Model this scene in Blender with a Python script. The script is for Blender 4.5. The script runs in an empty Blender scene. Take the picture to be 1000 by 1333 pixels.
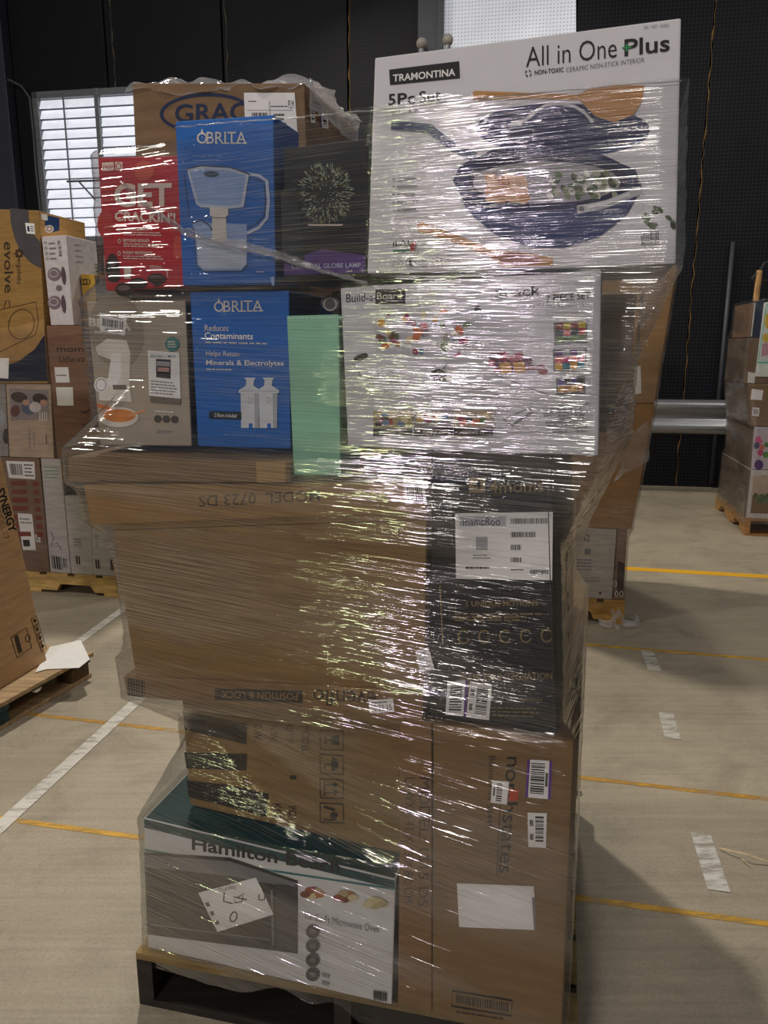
import bpy, bmesh, math, random
from mathutils import Vector, noise
random.seed(7)
S = bpy.context.scene
COL = S.collection

# ------------------------------------------------------------------ camera
PITCH = math.radians(12.3)
FPX = 1000.0
CAMZ = 1.5
cd = bpy.data.cameras.new('camera')
cam = bpy.data.objects.new('camera', cd)
COL.objects.link(cam)
cam.location = (0, 0, CAMZ)
cam.rotation_euler = (math.pi/2 - PITCH, 0, 0)
cd.sensor_fit = 'VERTICAL'
cd.sensor_height = 36.0
cd.lens = FPX/1333.0*36.0
cd.clip_start = 0.02
S.camera = cam

# ------------------------------------------------------------------ world, lamps, exposure
W = bpy.data.worlds.new('world')
S.world = W
W.use_nodes = True
W.node_tree.nodes['Background'].inputs[0].default_value = (0.80, 0.88, 1.0, 1)
W.node_tree.nodes['Background'].inputs[1].default_value = 0.075
S.view_settings.view_transform = 'Standard'
S.view_settings.look = 'None'
S.view_settings.exposure = 0.0
S.view_settings.gamma = 1.0
S.view_settings.use_curve_mapping = False

def lamp(name, loc, target, power, size, col=(1, 1, 1), size_y=None):
    l = bpy.data.lights.new(name, 'AREA')
    l.energy = power
    l.color = col
    l.shape = 'RECTANGLE' if size_y else 'DISK'
    l.size = size
    if size_y: l.size_y = size_y
    o = bpy.data.objects.new(name, l)
    COL.objects.link(o)
    o.location = loc
    o.rotation_euler = (Vector(target)-Vector(loc)).to_track_quat('-Z', 'Y').to_euler()
    return o
# high bay lamps of the hall: one behind the stack, the others behind the photographer
lamp('highbay_lamp', (-1.5, 6.3, 6.2), (0, 2.2, 0), 275, 0.4, (1.0, 0.93, 0.82))
lamp('highbay_lamp', (1.3, 6.6, 6.2), (0, 2.2, 0), 80, 0.45, (1.0, 0.93, 0.82))
lamp('highbay_lamp', (-5.6, -12.5, 4.7), (0.2, 1.4, 1.0), 350, 1.0, (1.0, 0.84, 1.0))
lamp('highbay_lamp', (-7.9, -12.5, 4.7), (0, 1.4, 1.0), 135, 1.0, (0.90, 1.0, 0.50))
lamp('highbay_lamp', (-3.1, -12.5, 4.7), (0.3, 1.4, 1.4), 150, 1.0, (1.0, 0.93, 0.86))
lamp('highbay_lamp', (-1.6, -2.0, 4.6), (0.1, 1.4, 1.2), 33, 0.6, (1.0, 0.90, 0.84))
lamp('highbay_lamp', (5.0, 4.0, 6.2), (4.0, 5.0, 0), 60, 0.6, (1.0, 0.94, 0.84))
lamp('highbay_lamp', (-4.2, 1.8, 6.0), (-2.4, 4.0, 0.3), 110, 0.6, (1.0, 0.93, 0.84))

# ------------------------------------------------------------------ helpers
def ray(x, y):
    xx = (x-500.0)/FPX; yy = (y-666.5)/FPX
    return Vector((xx, math.cos(PITCH)-yy*math.sin(PITCH), -math.sin(PITCH)-yy*math.cos(PITCH)))
CAM = Vector((0, 0, CAMZ))
def on_floor(x, y, z=0.0):
    d = ray(x, y); return CAM + d*((z-CAMZ)/d.z)

def lin(h):
    h = h.lstrip('#'); c = [int(h[i:i+2], 16)/255 for i in (0, 2, 4)]
    return tuple(((x/12.92) if x <= .04045 else ((x+.055)/1.055)**2.4) for x in c) + (1,)

MATS = {}
def nd(nt, t, **kw):
    n = nt.nodes.new(t)
    for k, v in kw.items():
        if k.startswith('i_'): n.inputs[k[2:].replace('_', ' ')].default_value = v
        else: setattr(n, k, v)
    return n
def mat(name, h, rough=0.5, kind='plain', emit=0.0, metal=0.0, var=0.12):
    """procedural material: base colour broken up by object-space noise, fine relief"""
    key = (name, h, rough, kind)
    if key in MATS: return MATS[key]
    m = bpy.data.materials.new(name); m.use_nodes = True
    nt = m.node_tree; L = nt.links; b = nt.nodes['Principled BSDF']
    c = lin(h)
    b.inputs['Roughness'].default_value = rough
    b.inputs['Metallic'].default_value = metal
    if not metal and kind not in ('metal', 'tape'):
        b.inputs['Roughness'].default_value = max(rough, .55); b.inputs['Specular IOR Level'].default_value = .25
    tc = nd(nt, 'ShaderNodeTexCoord')
    mp = nd(nt, 'ShaderNodeMapping')
    L.new(tc.outputs['Object'], mp.inputs[0])
    sc = {'card': (9, 9, 60), 'wood': (4, 40, 40), 'plain': (14, 14, 14), 'metal': (4, 4, 30), 'paper': (30, 30, 30)}.get(kind, (10, 10, 10))
    mp.inputs['Scale'].default_value = sc
    n = nd(nt, 'ShaderNodeTexNoise'); n.inputs['Scale'].default_value = 1; n.inputs['Detail'].default_value = 5
    L.new(mp.outputs[0], n.inputs['Vector'])
    r = nd(nt, 'ShaderNodeValToRGB')
    v = {'card': 0.16, 'wood': 0.35}.get(kind, var)
    r.color_ramp.elements[0].position = .3; r.color_ramp.elements[1].position = .72
    r.color_ramp.elements[0].color = tuple(x*(1-v) for x in c[:3])+(1,)
    r.color_ramp.elements[1].color = tuple(min(1, x*(1+v)) for x in c[:3])+(1,)
    L.new(n.outputs[0], r.inputs[0]); L.new(r.outputs[0], b.inputs['Base Color'])
    if emit:
        L.new(r.outputs[0], b.inputs['Emission Color']); b.inputs['Emission Strength'].default_value = emit
    if kind in ('card', 'wood', 'paper', 'metal'):
        n2 = nd(nt, 'ShaderNodeTexNoise'); n2.inputs['Scale'].default_value = 7; n2.inputs['Detail'].default_value = 4
        L.new(tc.outputs['Object'], n2.inputs['Vector'])
        bp = nd(nt, 'ShaderNodeBump'); bp.inputs['Strength'].default_value = .35
        bp.inputs['Distance'].default_value = {'card': .012, 'wood': .006, 'metal': .004}.get(kind, .008)
        ad = nd(nt, 'ShaderNodeMath', operation='MULTIPLY_ADD'); ad.inputs[1].default_value = .06
        L.new(n.outputs[0], ad.inputs[0]); L.new(n2.outputs[0], ad.inputs[2])
        L.new(ad.outputs[0], bp.inputs['Height']); L.new(bp.outputs[0], b.inputs['Normal'])
    MATS[key] = m
    return m

def tag(o, label=None, cat=None, group=None, kind=None):
    if label: o['label'] = label
    if cat: o['category'] = cat
    if group: o['group'] = group
    if kind: o['kind'] = kind
    return o
def empty(name, loc, label=None, cat=None, group=None, kind=None):
    o = bpy.data.objects.new(name, None); COL.objects.link(o); o.location = loc
    o.empty_display_size = .05
    return tag(o, label, cat, group, kind)
def mesh_obj(name, verts, faces, mats, parent=None, fmat=None, smooth=False, bevel=0, loc=None):
    """one mesh object; vertices in world coordinates, kept there under the parent"""
    base = Vector(parent_world(parent)) if parent else Vector(loc or (0, 0, 0))
    me = bpy.data.meshes.new(name)
    me.from_pydata([tuple(Vector(v)-base) for v in verts], [], faces)
    if not isinstance(mats, (list, tuple)): mats = [mats]
    for m in mats: me.materials.append(m)
    if fmat:
        for p, i in zip(me.polygons, fmat): p.material_index = i
    if bevel:
        bm = bmesh.new(); bm.from_mesh(me)
        bmesh.ops.bevel(bm, geom=bm.edges[:], offset=bevel, segments=2, affect='EDGES', profile=.6, clamp_overlap=True)
        bm.to_mesh(me); bm.free()
    if smooth:
        for p in me.polygons: p.use_smooth = True
    o = bpy.data.objects.new(name, me); COL.objects.link(o)
    if parent: o.parent = parent
    elif loc: o.location = loc
    return o
def parent_world(p):
    v = Vector((0, 0, 0))
    while p: v = v+Vector(p.location); p = p.parent
    return v
BOXF = [(0, 1, 5, 4), (1, 2, 6, 5), (2, 3, 7, 6), (3, 0, 4, 7), (4, 5, 6, 7), (3, 2, 1, 0)]
def hexa(p):
    """p: 8 points, bottom ring 0-3 (front left, front right, back right, back left), top ring 4-7"""
    return list(p), list(BOXF)
class MB:
    """collects shapes into one mesh"""
    def __init__(s): s.v = []; s.f = []; s.m = []
    def add(s, v, f, mi=0):
        k = len(s.v); s.v += [Vector(x) for x in v]; s.f += [tuple(i+k for i in q) for q in f]; s.m += [mi]*len(f); return s
    def box(s, c, sx, sy, sz, ax=None, mi=0):
        X, Y, Z = ax or (Vector((1, 0, 0)), Vector((0, 1, 0)), Vector((0, 0, 1)))
        c = Vector(c); p = []
        for dz in (-1, 1):
            for dx, dy in ((-1, -1), (1, -1), (1, 1), (-1, 1)):
                p.append(c+X*dx*sx/2+Y*dy*sy/2+Z*dz*sz/2)
        return s.add(p, BOXF, mi)
    def tube(s, pts, r, n=8, mi=0):
        pts = [Vector(p) for p in pts]; rings = []
        rr = r if callable(r) else (lambda t: r)
        for i, p in enumerate(pts):
            d = (pts[min(i+1, len(pts)-1)]-pts[max(i-1, 0)]).normalized()
            a = d.orthogonal().normalized() if i == 0 else (a-d*a.dot(d)).normalized()
            b = d.cross(a)
            q = rr(i/(len(pts)-1))
            rings.append([p+(a*math.cos(2*math.pi*k/n)+b*math.sin(2*math.pi*k/n))*q for k in range(n)])
        v = [x for R in rings for x in R]; f = []
        for i in range(len(rings)-1):
            for k in range(n):
                f.append((i*n+k, i*n+(k+1) % n, (i+1)*n+(k+1) % n, (i+1)*n+k))
        f.append(tuple(range(n-1, -1, -1))); f.append(tuple((len(rings)-1)*n+k for k in range(n)))
        return s.add(v, f, mi)
    def sphere(s, c, r, mi=0, seg=16, ring=10, sq=(1, 1, 1)):
        v = []; f = []; c = Vector(c)
        for i in range(ring+1):
            th = math.pi*i/ring
            for k in range(seg):
                ph = 2*math.pi*k/seg
                v.append(c+Vector((math.sin(th)*math.cos(ph)*sq[0], math.sin(th)*math.sin(ph)*sq[1], math.cos(th)*sq[2]))*r)
        for i in range(ring):
            for k in range(seg):
                f.append((i*seg+k, (i+1)*seg+k, (i+1)*seg+(k+1) % seg, i*seg+(k+1) % seg))
        return s.add(v, f, mi)
    def build(s, name, mats, parent=None, smooth=False, loc=None, bevel=0):
        return mesh_obj(name, s.v, s.f, mats, parent, s.m, smooth, bevel, loc)

class Face:
    """a real flat face in the hall: photo pixel -> point on it"""
    def __init__(s, o, n):
        s.o = Vector(o); s.n = Vector(n).normalized()
        if s.n.dot(CAM-s.o) < 0: s.n = -s.n
    def P(s, x, y, k=0):
        d = ray(x, y)
        t = (s.o-CAM).dot(s.n)/d.dot(s.n)
        return CAM+d*t+s.n*(.0007+.00008*k if k >= 0 else 0)
_tc = {}
def text_geo(t, bold=0.0):
    if (t, bold) in _tc: return _tc[(t, bold)]
    c = bpy.data.curves.new('letters', 'FONT'); c.body = t; c.resolution_u = 3
    c.offset = bold*.5
    o = bpy.data.objects.new('letters', c); COL.objects.link(o)
    dg = bpy.context.evaluated_depsgraph_get()
    me = bpy.data.meshes.new_from_object(o.evaluated_get(dg))
    v = [(p.co.x, p.co.y) for p in me.vertices]; f = [tuple(p.vertices) for p in me.polygons]
    bpy.data.objects.remove(o); bpy.data.curves.remove(c); bpy.data.meshes.remove(me)
    x0 = min(a for a, b in v); x1 = max(a for a, b in v); y0 = min(b for a, b in v); y1 = max(b for a, b in v)
    v = [((a-x0)/(x1-x0), (b-y0)/(y1-y0)) for a, b in v]
    _tc[(t, bold)] = (v, f)
    return v, f
def bil(q, s, t):
    """q = TL, TR, BR, BL pixels; s right, t up"""
    a = [q[3][i]*(1-s)+q[2][i]*s for i in (0, 1)]; b = [q[0][i]*(1-s)+q[1][i]*s for i in (0, 1)]
    return (a[0]*(1-t)+b[0]*t, a[1]*(1-t)+b[1]*t)

class Print:
    """flat print of one face; every call makes or extends one named part"""
    def __init__(s, face, root):
        s.F = face; s.root = root; s.k = 0; s.acc = {}
    def _put(s, name, v, f, m, parent=None, label=None):
        key = (name, parent.name if parent else '')
        if key not in s.acc: s.acc[key] = [[], [], [], [], parent, label]
        A = s.acc[key]; k = len(A[0]); A[0] += v; A[1] += [tuple(i+k for i in q) for q in f]
        if m not in A[3]: A[3].append(m)
        A[2] += [A[3].index(m)]*len(f)
    def poly(s, name, pts, m, lift=None):
        s.k += 1
        k = s.k if lift is None else lift
        s._put(name, [s.F.P(x, y, k) for x, y in pts], [tuple(range(len(pts)-1, -1, -1))], m); return s
    def ell(s, name, cx, cy, rx, ry, m, rot=0, a0=0, a1=360, n=28, lift=None):
        c, q = math.cos(math.radians(rot)), math.sin(math.radians(rot))
        pts = []
        full = abs(a1-a0) >= 360
        for i in range(n if full else n+1):
            a = math.radians(a0+(a1-a0)*i/n)
            x, y = rx*math.cos(a), ry*math.sin(a)
            pts.append((cx+x*c-y*q, cy+x*q+y*c))
        return s.poly(name, pts, m, lift)
    def ring(s, name, cx, cy, rx, ry, w, m, rot=0, a0=0, a1=360, n=32):
        s.k += 1; c, q = math.cos(math.radians(rot)), math.sin(math.radians(rot)); v = []; f = []
        for i in range(n+1):
            a = math.radians(a0+(a1-a0)*i/n)
            for ww in (0, w):
                x, y = (rx-ww)*math.cos(a), (ry-ww)*math.sin(a)
                v.append(s.F.P(cx+x*c-y*q, cy+x*q+y*c, s.k))
        for i in range(n): f.append((2*i, 2*i+1, 2*i+3, 2*i+2))
        s._put(name, v, f, m); return s
    def line(s, name, pts, w, m):
        s.k += 1; v = []; f = []
        for i, (x, y) in enumerate(pts):
            a = pts[max(i-1, 0)]; b = pts[min(i+1, len(pts)-1)]
            dx, dy = b[0]-a[0], b[1]-a[1]; l = math.hypot(dx, dy) or 1
            nx, ny = -dy/l*w/2, dx/l*w/2
            v += [s.F.P(x+nx, y+ny, s.k), s.F.P(x-nx, y-ny, s.k)]
        for i in range(len(pts)-1): f.append((2*i, 2*i+1, 2*i+3, 2*i+2))
        s._put(name, v, f, m); return s
    def textq(s, t, q, m, bold=0.0, name='printed_text'):
        s.k += 1
        v, f = text_geo(t, bold)
        s._put(name, [s.F.P(*bil(q, a, b), s.k) for a, b in v], f, m); return s
    def text(s, t, x0, y0, x1, y1, h, m, bold=0.0, name='printed_text', h1=None):
        """baseline from x0,y0 to x1,y1, ink height h"""
        return s.textq(t, [(x0, y0-h), (x1, y1-(h1 or h)), (x1, y1), (x0, y0)], m, bold, name)
    def lines(s, q, n, m, fill=.45, name='printed_text', rag=.25):
        """lines of print too small to read"""
        s.k += 1; v = []; f = []
        rnd = random.Random(int(q[0][0]*7+q[0][1]))
        for i in range(n):
            t0 = 1-(i+.5-fill/2)/n; t1 = 1-(i+.5+fill/2)/n
            e = 1-rnd.random()*rag; a = 0
            while a < e:
                b = min(e, a+.05+rnd.random()*.12)
                kk = len(v)
                v += [s.F.P(*bil(q, a, t0), s.k), s.F.P(*bil(q, b, t0), s.k), s.F.P(*bil(q, b, t1), s.k), s.F.P(*bil(q, a, t1), s.k)]
                f.append((kk+3, kk+2, kk+1, kk)); a = b+.025
        s._put(name, v, f, m); return s
    def bars(s, q, n, m, name='barcode', parent=None):
        s.k += 1; v = []; f = []; rnd = random.Random(int(q[0][0]*3+q[0][1]*5)); a = 0
        while a < .99:
            b = min(1, a+(.35+rnd.random()*1.1)/n)
            kk = len(v)
            v += [s.F.P(*bil(q, a, 1), s.k), s.F.P(*bil(q, b, 1), s.k), s.F.P(*bil(q, b, 0), s.k), s.F.P(*bil(q, a, 0), s.k)]
            f.append((kk+3, kk+2, kk+1, kk)); a = b+(.3+rnd.random()*.7)/n
        s._put(name, v, f, m); return s
    def done(s):
        for (name, _), A in s.acc.items():
            o = mesh_obj(name, A[0], A[1], A[3], s.root, A[2])
            if A[5]: o['label'] = A[5]
        s.acc = {}

def sticker(face, root, q, label, marks, m=None, k0=12):
    """a stuck-on paper label: part of its carton, its print are sub-parts"""
    m = m or M_white
    st = mesh_obj('sticker', [face.P(*p, k0) for p in q], [(3, 2, 1, 0)], m, root)
    if label: st['label'] = label
    pr = Print(face, st); pr.k = k0
    def sub(s0, t0, s1, t1):       # fractions, t from top
        return [bil(q, s0, 1-t0), bil(q, s1, 1-t0), bil(q, s1, 1-t1), bil(q, s0, 1-t1)]
    for mk in marks:
        kind, s0, t0, s1, t1 = mk[:5]
        if kind == 'bars': pr.bars(sub(s0, t0, s1, t1), mk[5], M_black)
        elif kind == 'lines': pr.lines(sub(s0, t0, s1, t1), mk[5], mk[6] if len(mk) > 6 else M_black)
        elif kind == 'text': pr.textq(mk[5], sub(s0, t0, s1, t1), mk[6] if len(mk) > 6 else M_black, mk[7] if len(mk) > 7 else 0)
        elif kind == 'fill': pr.poly(mk[6] if len(mk) > 6 else 'print_block', sub(s0, t0, s1, t1), mk[5])
        elif kind == 'vbars':      # bars stacked downwards
            a = sub(s0, t0, s1, t1); pr.bars([a[1], a[2], a[3], a[0]], mk[5], M_black)
    pr.done()
    return st

M_white = mat('white_paper', '#e6e5e2', .5, 'paper', var=.03)
M_black = mat('black_ink', '#18171a', .5, 'ink')
M_grey = mat('grey_ink', '#7d7d80', .5, 'ink')
M_cardink = mat('brown_black_ink', '#3a2c1e', .6, 'ink')
M_card = mat('brown_cardboard', '#836940', .68, 'card')
M_card2 = mat('brown_cardboard', '#7d6340', .68, 'card')
M_card3 = mat('pale_cardboard', '#b8956a', .7, 'card')
M_tape = mat('brown_packing_tape', '#a98a5a', .25, 'tape')

# ------------------------------------------------------------------ main stack frame of reference
PSI = math.radians(15.7)
O0 = Vector((-.54, 1.516, 0))
U0 = Vector((math.cos(PSI), -math.sin(PSI), 0)); V0 = Vector((math.sin(PSI), math.cos(PSI), 0)); Z = Vector((0, 0, 1))
def az(x, y, off=0, org=O0, U=U0, V=V0):
    f = Face(org+V*off, -V); p = f.P(x, y, -1); return [(p-org).dot(U), p.z]
FOOT = []           # footprints of the main stack's cartons, for the film
def carton(name, label, q, off, depth, m, side=None, zb=None, zt=None, a_l=None, a_r=None, org=O0, U=U0, V=V0, foot=True,
           group=None, bevel=.003, rise=0.0, cat='carton', top=None, shear=0.0, parent=None):
    """q: photo corners TL, TR, BR, BL of the front face; returns root, front Face, right side Face"""
    c = [az(*p, off, org, U, V) for p in q]
    if zb is not None:
        zb = zb if isinstance(zb, tuple) else (zb, zb); c[3][1], c[2][1] = zb
    if zt is not None:
        zt = zt if isinstance(zt, tuple) else (zt, zt); c[0][1], c[1][1] = zt
    if a_l is not None: c[0][0] = c[3][0] = a_l
    if a_r is not None: c[1][0] = c[2][0] = a_r
    W3 = lambda a, z, b: org+U*a+V*b+Z*z
    TL, TR, BR, BL = c
    p = [W3(*BL, off), W3(*BR, off), W3(BR[0]+shear, BR[1], off+depth), W3(BL[0]+shear, BL[1], off+depth),
         W3(*TL, off), W3(*TR, off), W3(TR[0]+shear, TR[1]+rise, off+depth), W3(TL[0]+shear, TL[1]+rise, off+depth)]
    cen = sum((Vector(x) for x in p[:4]), Vector())/4
    root = empty(name, cen, label, cat, group) if parent is None else parent
    mats = [m, side or m, top or side or m]
    mesh_obj('box_body', p, BOXF, mats, root, [0, 1, 1, 1, 2, 1], bevel=bevel)
    if foot: FOOT.append(p)
    fr = Face(org+V*off, -V)
    e1 = p[2]-p[1]; e2 = p[5]-p[1]
    sd = Face(p[1], e1.cross(e2))
    if bpy.app.debug: pass
    print('CARTON %-26s a %.3f-%.3f z %.3f/%.3f - %.3f/%.3f' % (label[:26], c[3][0], c[2][0], c[3][1], c[2][1], c[0][1], c[1][1]))
    return root, fr, sd, p

# ================================================================== FLOOR
def floor_mat():
    m = bpy.data.materials.new('worn_concrete'); m.use_nodes = True
    nt = m.node_tree; L = nt.links; b = nt.nodes['Principled BSDF']
    tc = nd(nt, 'ShaderNodeTexCoord')
    mp = nd(nt, 'ShaderNodeMapping'); mp.inputs['Rotation'].default_value = (0, 0, math.radians(11.4)); mp.inputs['Scale'].default_value = (.7, 22, 1)
    L.new(tc.outputs['Object'], mp.inputs[0])
    n1 = nd(nt, 'ShaderNodeTexNoise'); n1.inputs['Scale'].default_value = 2.0; n1.inputs['Detail'].default_value = 8; n1.inputs['Roughness'].default_value = .7
    L.new(mp.outputs[0], n1.inputs['Vector'])
    n2 = nd(nt, 'ShaderNodeTexNoise'); n2.inputs['Scale'].default_value = 1.3; n2.inputs['Detail'].default_value = 6; n2.inputs['Roughness'].default_value = .65
    L.new(tc.outputs['Object'], n2.inputs['Vector'])
    n3 = nd(nt, 'ShaderNodeTexNoise'); n3.inputs['Scale'].default_value = 120; n3.inputs['Detail'].default_value = 3
    L.new(tc.outputs['Object'], n3.inputs['Vector'])
    r1 = nd(nt, 'ShaderNodeValToRGB'); r1.color_ramp.elements[0].position = .30; r1.color_ramp.elements[1].position = .70
    r1.color_ramp.elements[0].color = lin('#857a68'); r1.color_ramp.elements[1].color = lin('#aca18c')
    r2 = nd(nt, 'ShaderNodeValToRGB'); r2.color_ramp.elements[0].position = .33; r2.color_ramp.elements[1].position = .66
    r2.color_ramp.elements[0].color = lin('#877e6d'); r2.color_ramp.elements[1].color = lin('#b0a58e')
    L.new(n1.outputs[0], r1.inputs[0]); L.new(n2.outputs[0], r2.inputs[0])
    mx = nd(nt, 'ShaderNodeMix', data_type='RGBA'); mx.inputs[0].default_value = .5
    L.new(r1.outputs[0], mx.inputs[6]); L.new(r2.outputs[0], mx.inputs[7])
    r3 = nd(nt, 'ShaderNodeValToRGB'); r3.color_ramp.elements[0].position = .3; r3.color_ramp.elements[0].color = (.72, .72, .72, 1)
    r3.color_ramp.elements[1].position = .6; r3.color_ramp.elements[1].color = (1, 1, 1, 1)
    L.new(n3.outputs[0], r3.inputs[0])
    m2 = nd(nt, 'ShaderNodeMix', data_type='RGBA', blend_type='MULTIPLY'); m2.inputs[0].default_value = .6
    L.new(mx.outputs[2], m2.inputs[6]); L.new(r3.outputs[0], m2.inputs[7])
    n4 = nd(nt, 'ShaderNodeTexNoise'); n4.inputs['Scale'].default_value = 3.4; n4.inputs['Detail'].default_value = 7; n4.inputs['Roughness'].default_value = .72; n4.inputs['Distortion'].default_value = .6
    L.new(tc.outputs['Object'], n4.inputs['Vector'])
    r4 = nd(nt, 'ShaderNodeValToRGB'); r4.color_ramp.elements[0].position = .28; r4.color_ramp.elements[0].color = (.62, .60, .58, 1)
    r4.color_ramp.elements[1].position = .50; r4.color_ramp.elements[1].color = (1, 1, 1, 1)
    L.new(n4.outputs[0], r4.inputs[0])
    m3 = nd(nt, 'ShaderNodeMix', data_type='RGBA', blend_type='MULTIPLY'); m3.inputs[0].default_value = .75
    L.new(m2.outputs[2], m3.inputs[6]); L.new(r4.outputs[0], m3.inputs[7])
    L.new(m3.outputs[2], b.inputs['Base Color'])
    b.inputs['Roughness'].default_value = .62
    bp = nd(nt, 'ShaderNodeBump'); bp.inputs['Strength'].default_value = .3; bp.inputs['Distance'].default_value = .004
    L.new(n1.outputs[0], bp.inputs['Height']); L.new(bp.outputs[0], b.inputs['Normal'])
    return m
mesh_obj('floor', [(-16, -14, 0), (13, -14, 0), (13, 13, 0), (-16, 13, 0)], [(0, 1, 2, 3)], floor_mat())['kind'] = 'structure'

def paint_mat(h, seedk, wear=.5):
    m = bpy.data.materials.new('worn_floor_paint'); m.use_nodes = True
    nt = m.node_tree; L = nt.links; b = nt.nodes['Principled BSDF']
    b.inputs['Base Color'].default_value = lin(h); b.inputs['Roughness'].default_value = .55
    tc = nd(nt, 'ShaderNodeTexCoord')
    mp = nd(nt, 'ShaderNodeMapping'); mp.inputs['Location'].default_value = (seedk, 0, 0); mp.inputs['Rotation'].default_value = (0, 0, math.radians(11.4)); mp.inputs['Scale'].default_value = (9, 34, 1)
    L.new(tc.outputs['Object'], mp.inputs[0])
    n = nd(nt, 'ShaderNodeTexNoise'); n.inputs['Scale'].default_value = 1; n.inputs['Detail'].default_value = 6; n.inputs['Roughness'].default_value = .7
    L.new(mp.outputs[0], n.inputs['Vector'])
    r = nd(nt, 'ShaderNodeMapRange'); r.inputs[1].default_value = wear-.13; r.inputs[2].default_value = wear+.13
    L.new(n.outputs[0], r.inputs[0])
    tr = nd(nt, 'ShaderNodeBsdfTransparent'); mx = nd(nt, 'ShaderNodeMixShader')
    L.new(r.outputs[0], mx.inputs[0]); L.new(tr.outputs[0], mx.inputs[1]); L.new(b.outputs[0], mx.inputs[2])
    L.new(mx.outputs[0], nt.nodes['Material Output'].inputs[0])
    return m
def strip(name, label, p0, p1, w, m, z=.0012):
    a = on_floor(*p0); b = on_floor(*p1)
    d = (b-a).normalized(); n = Vector((-d.y, d.x, 0))*w/2
    v = [a-n, b-n, b+n, a+n]
    v = [Vector((p.x, p.y, z)) for p in v]+[Vector((p.x, p.y, z-.0011)) for p in v]
    o = mesh_obj(name, v, [(0, 1, 2, 3), (4, 5, 1, 0), (5, 6, 2, 1), (6, 7, 3, 2), (7, 4, 0, 3)], m, loc=tuple((a+b)/2))
    return tag(o, label, 'floor line')
Y1 = paint_mat('#c99a2c', 3, .44); Y2 = paint_mat('#b98a2a', 9, .47); WP = paint_mat('#cbc7bd', 5, .38); WP2 = paint_mat('#bdb8ad', 7, .42)
strip('painted_line', 'wide bright yellow floor line farthest back at the right', (640, 730), (1250, 765), .085, paint_mat('#dba31c', 1, .3))
strip('painted_line', 'thin yellow floor line, second from the back wall at the right', (560, 822), (1250, 880), .028, Y1)
strip('painted_line', 'thin yellow floor line passing behind the middle of the stack', (-200, 902), (1300, 1075), .024, Y2)
strip('painted_line', 'worn thin yellow floor line nearest the camera', (-200, 1038), (1300, 1244), .022, Y1, .0014)
strip('painted_line', 'white floor line running back beside the left pallet', (-60, 955), (196, 767), .05, WP, .0024)
strip('painted_line', 'white floor line running from the bottom left under the stack', (-150, 1215), (250, 847), .055, WP, .0026)
strip('painted_dash', 'farthest white floor dash to the right of the stack', (842, 847), (853, 874), .06, WP2, .0024)
strip('painted_dash', 'middle white floor dash to the right of the stack', (867, 928), (876, 962), .06, WP2, .0024)
strip('painted_dash', 'nearest long white floor dash to the right of the stack', (912, 1085), (936, 1160), .06, paint_mat('#cfcbc3', 11, .45), .0024)
M_straw = mat('straw_wood', '#d8c49a', .6, 'wood')
mb = MB(); a = on_floor(937, 1104, .006); b = on_floor(1006, 1124, .006); c = on_floor(975, 1113, .02)
mb.tube([a, c, b], .0022, 6); c2 = on_floor(984, 1122, .004); mb.tube([on_floor(966, 1118, .004), on_floor(976, 1127, .004)], .0018, 6)
tag(mb.build('straw_splinter', M_straw, loc=tuple(a)), 'pale splinter of straw lying on the floor at the right edge', 'debris')
mb = MB()
for k in range(9):
    r = random.random()*.02
    pp = on_floor(748+random.random()*6, 936+random.random()*4, .004)
p0 = on_floor(748, 1031, .008)
o = MB(); o.sphere(p0, .016, sq=(1.6, .6, .4), seg=10, ring=6)
tag(o.build('dark_scrap', mat('black_scrap', '#222020', .6), loc=tuple(p0)), 'small dark scrap on the floor touching the stack', 'debris')

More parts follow.
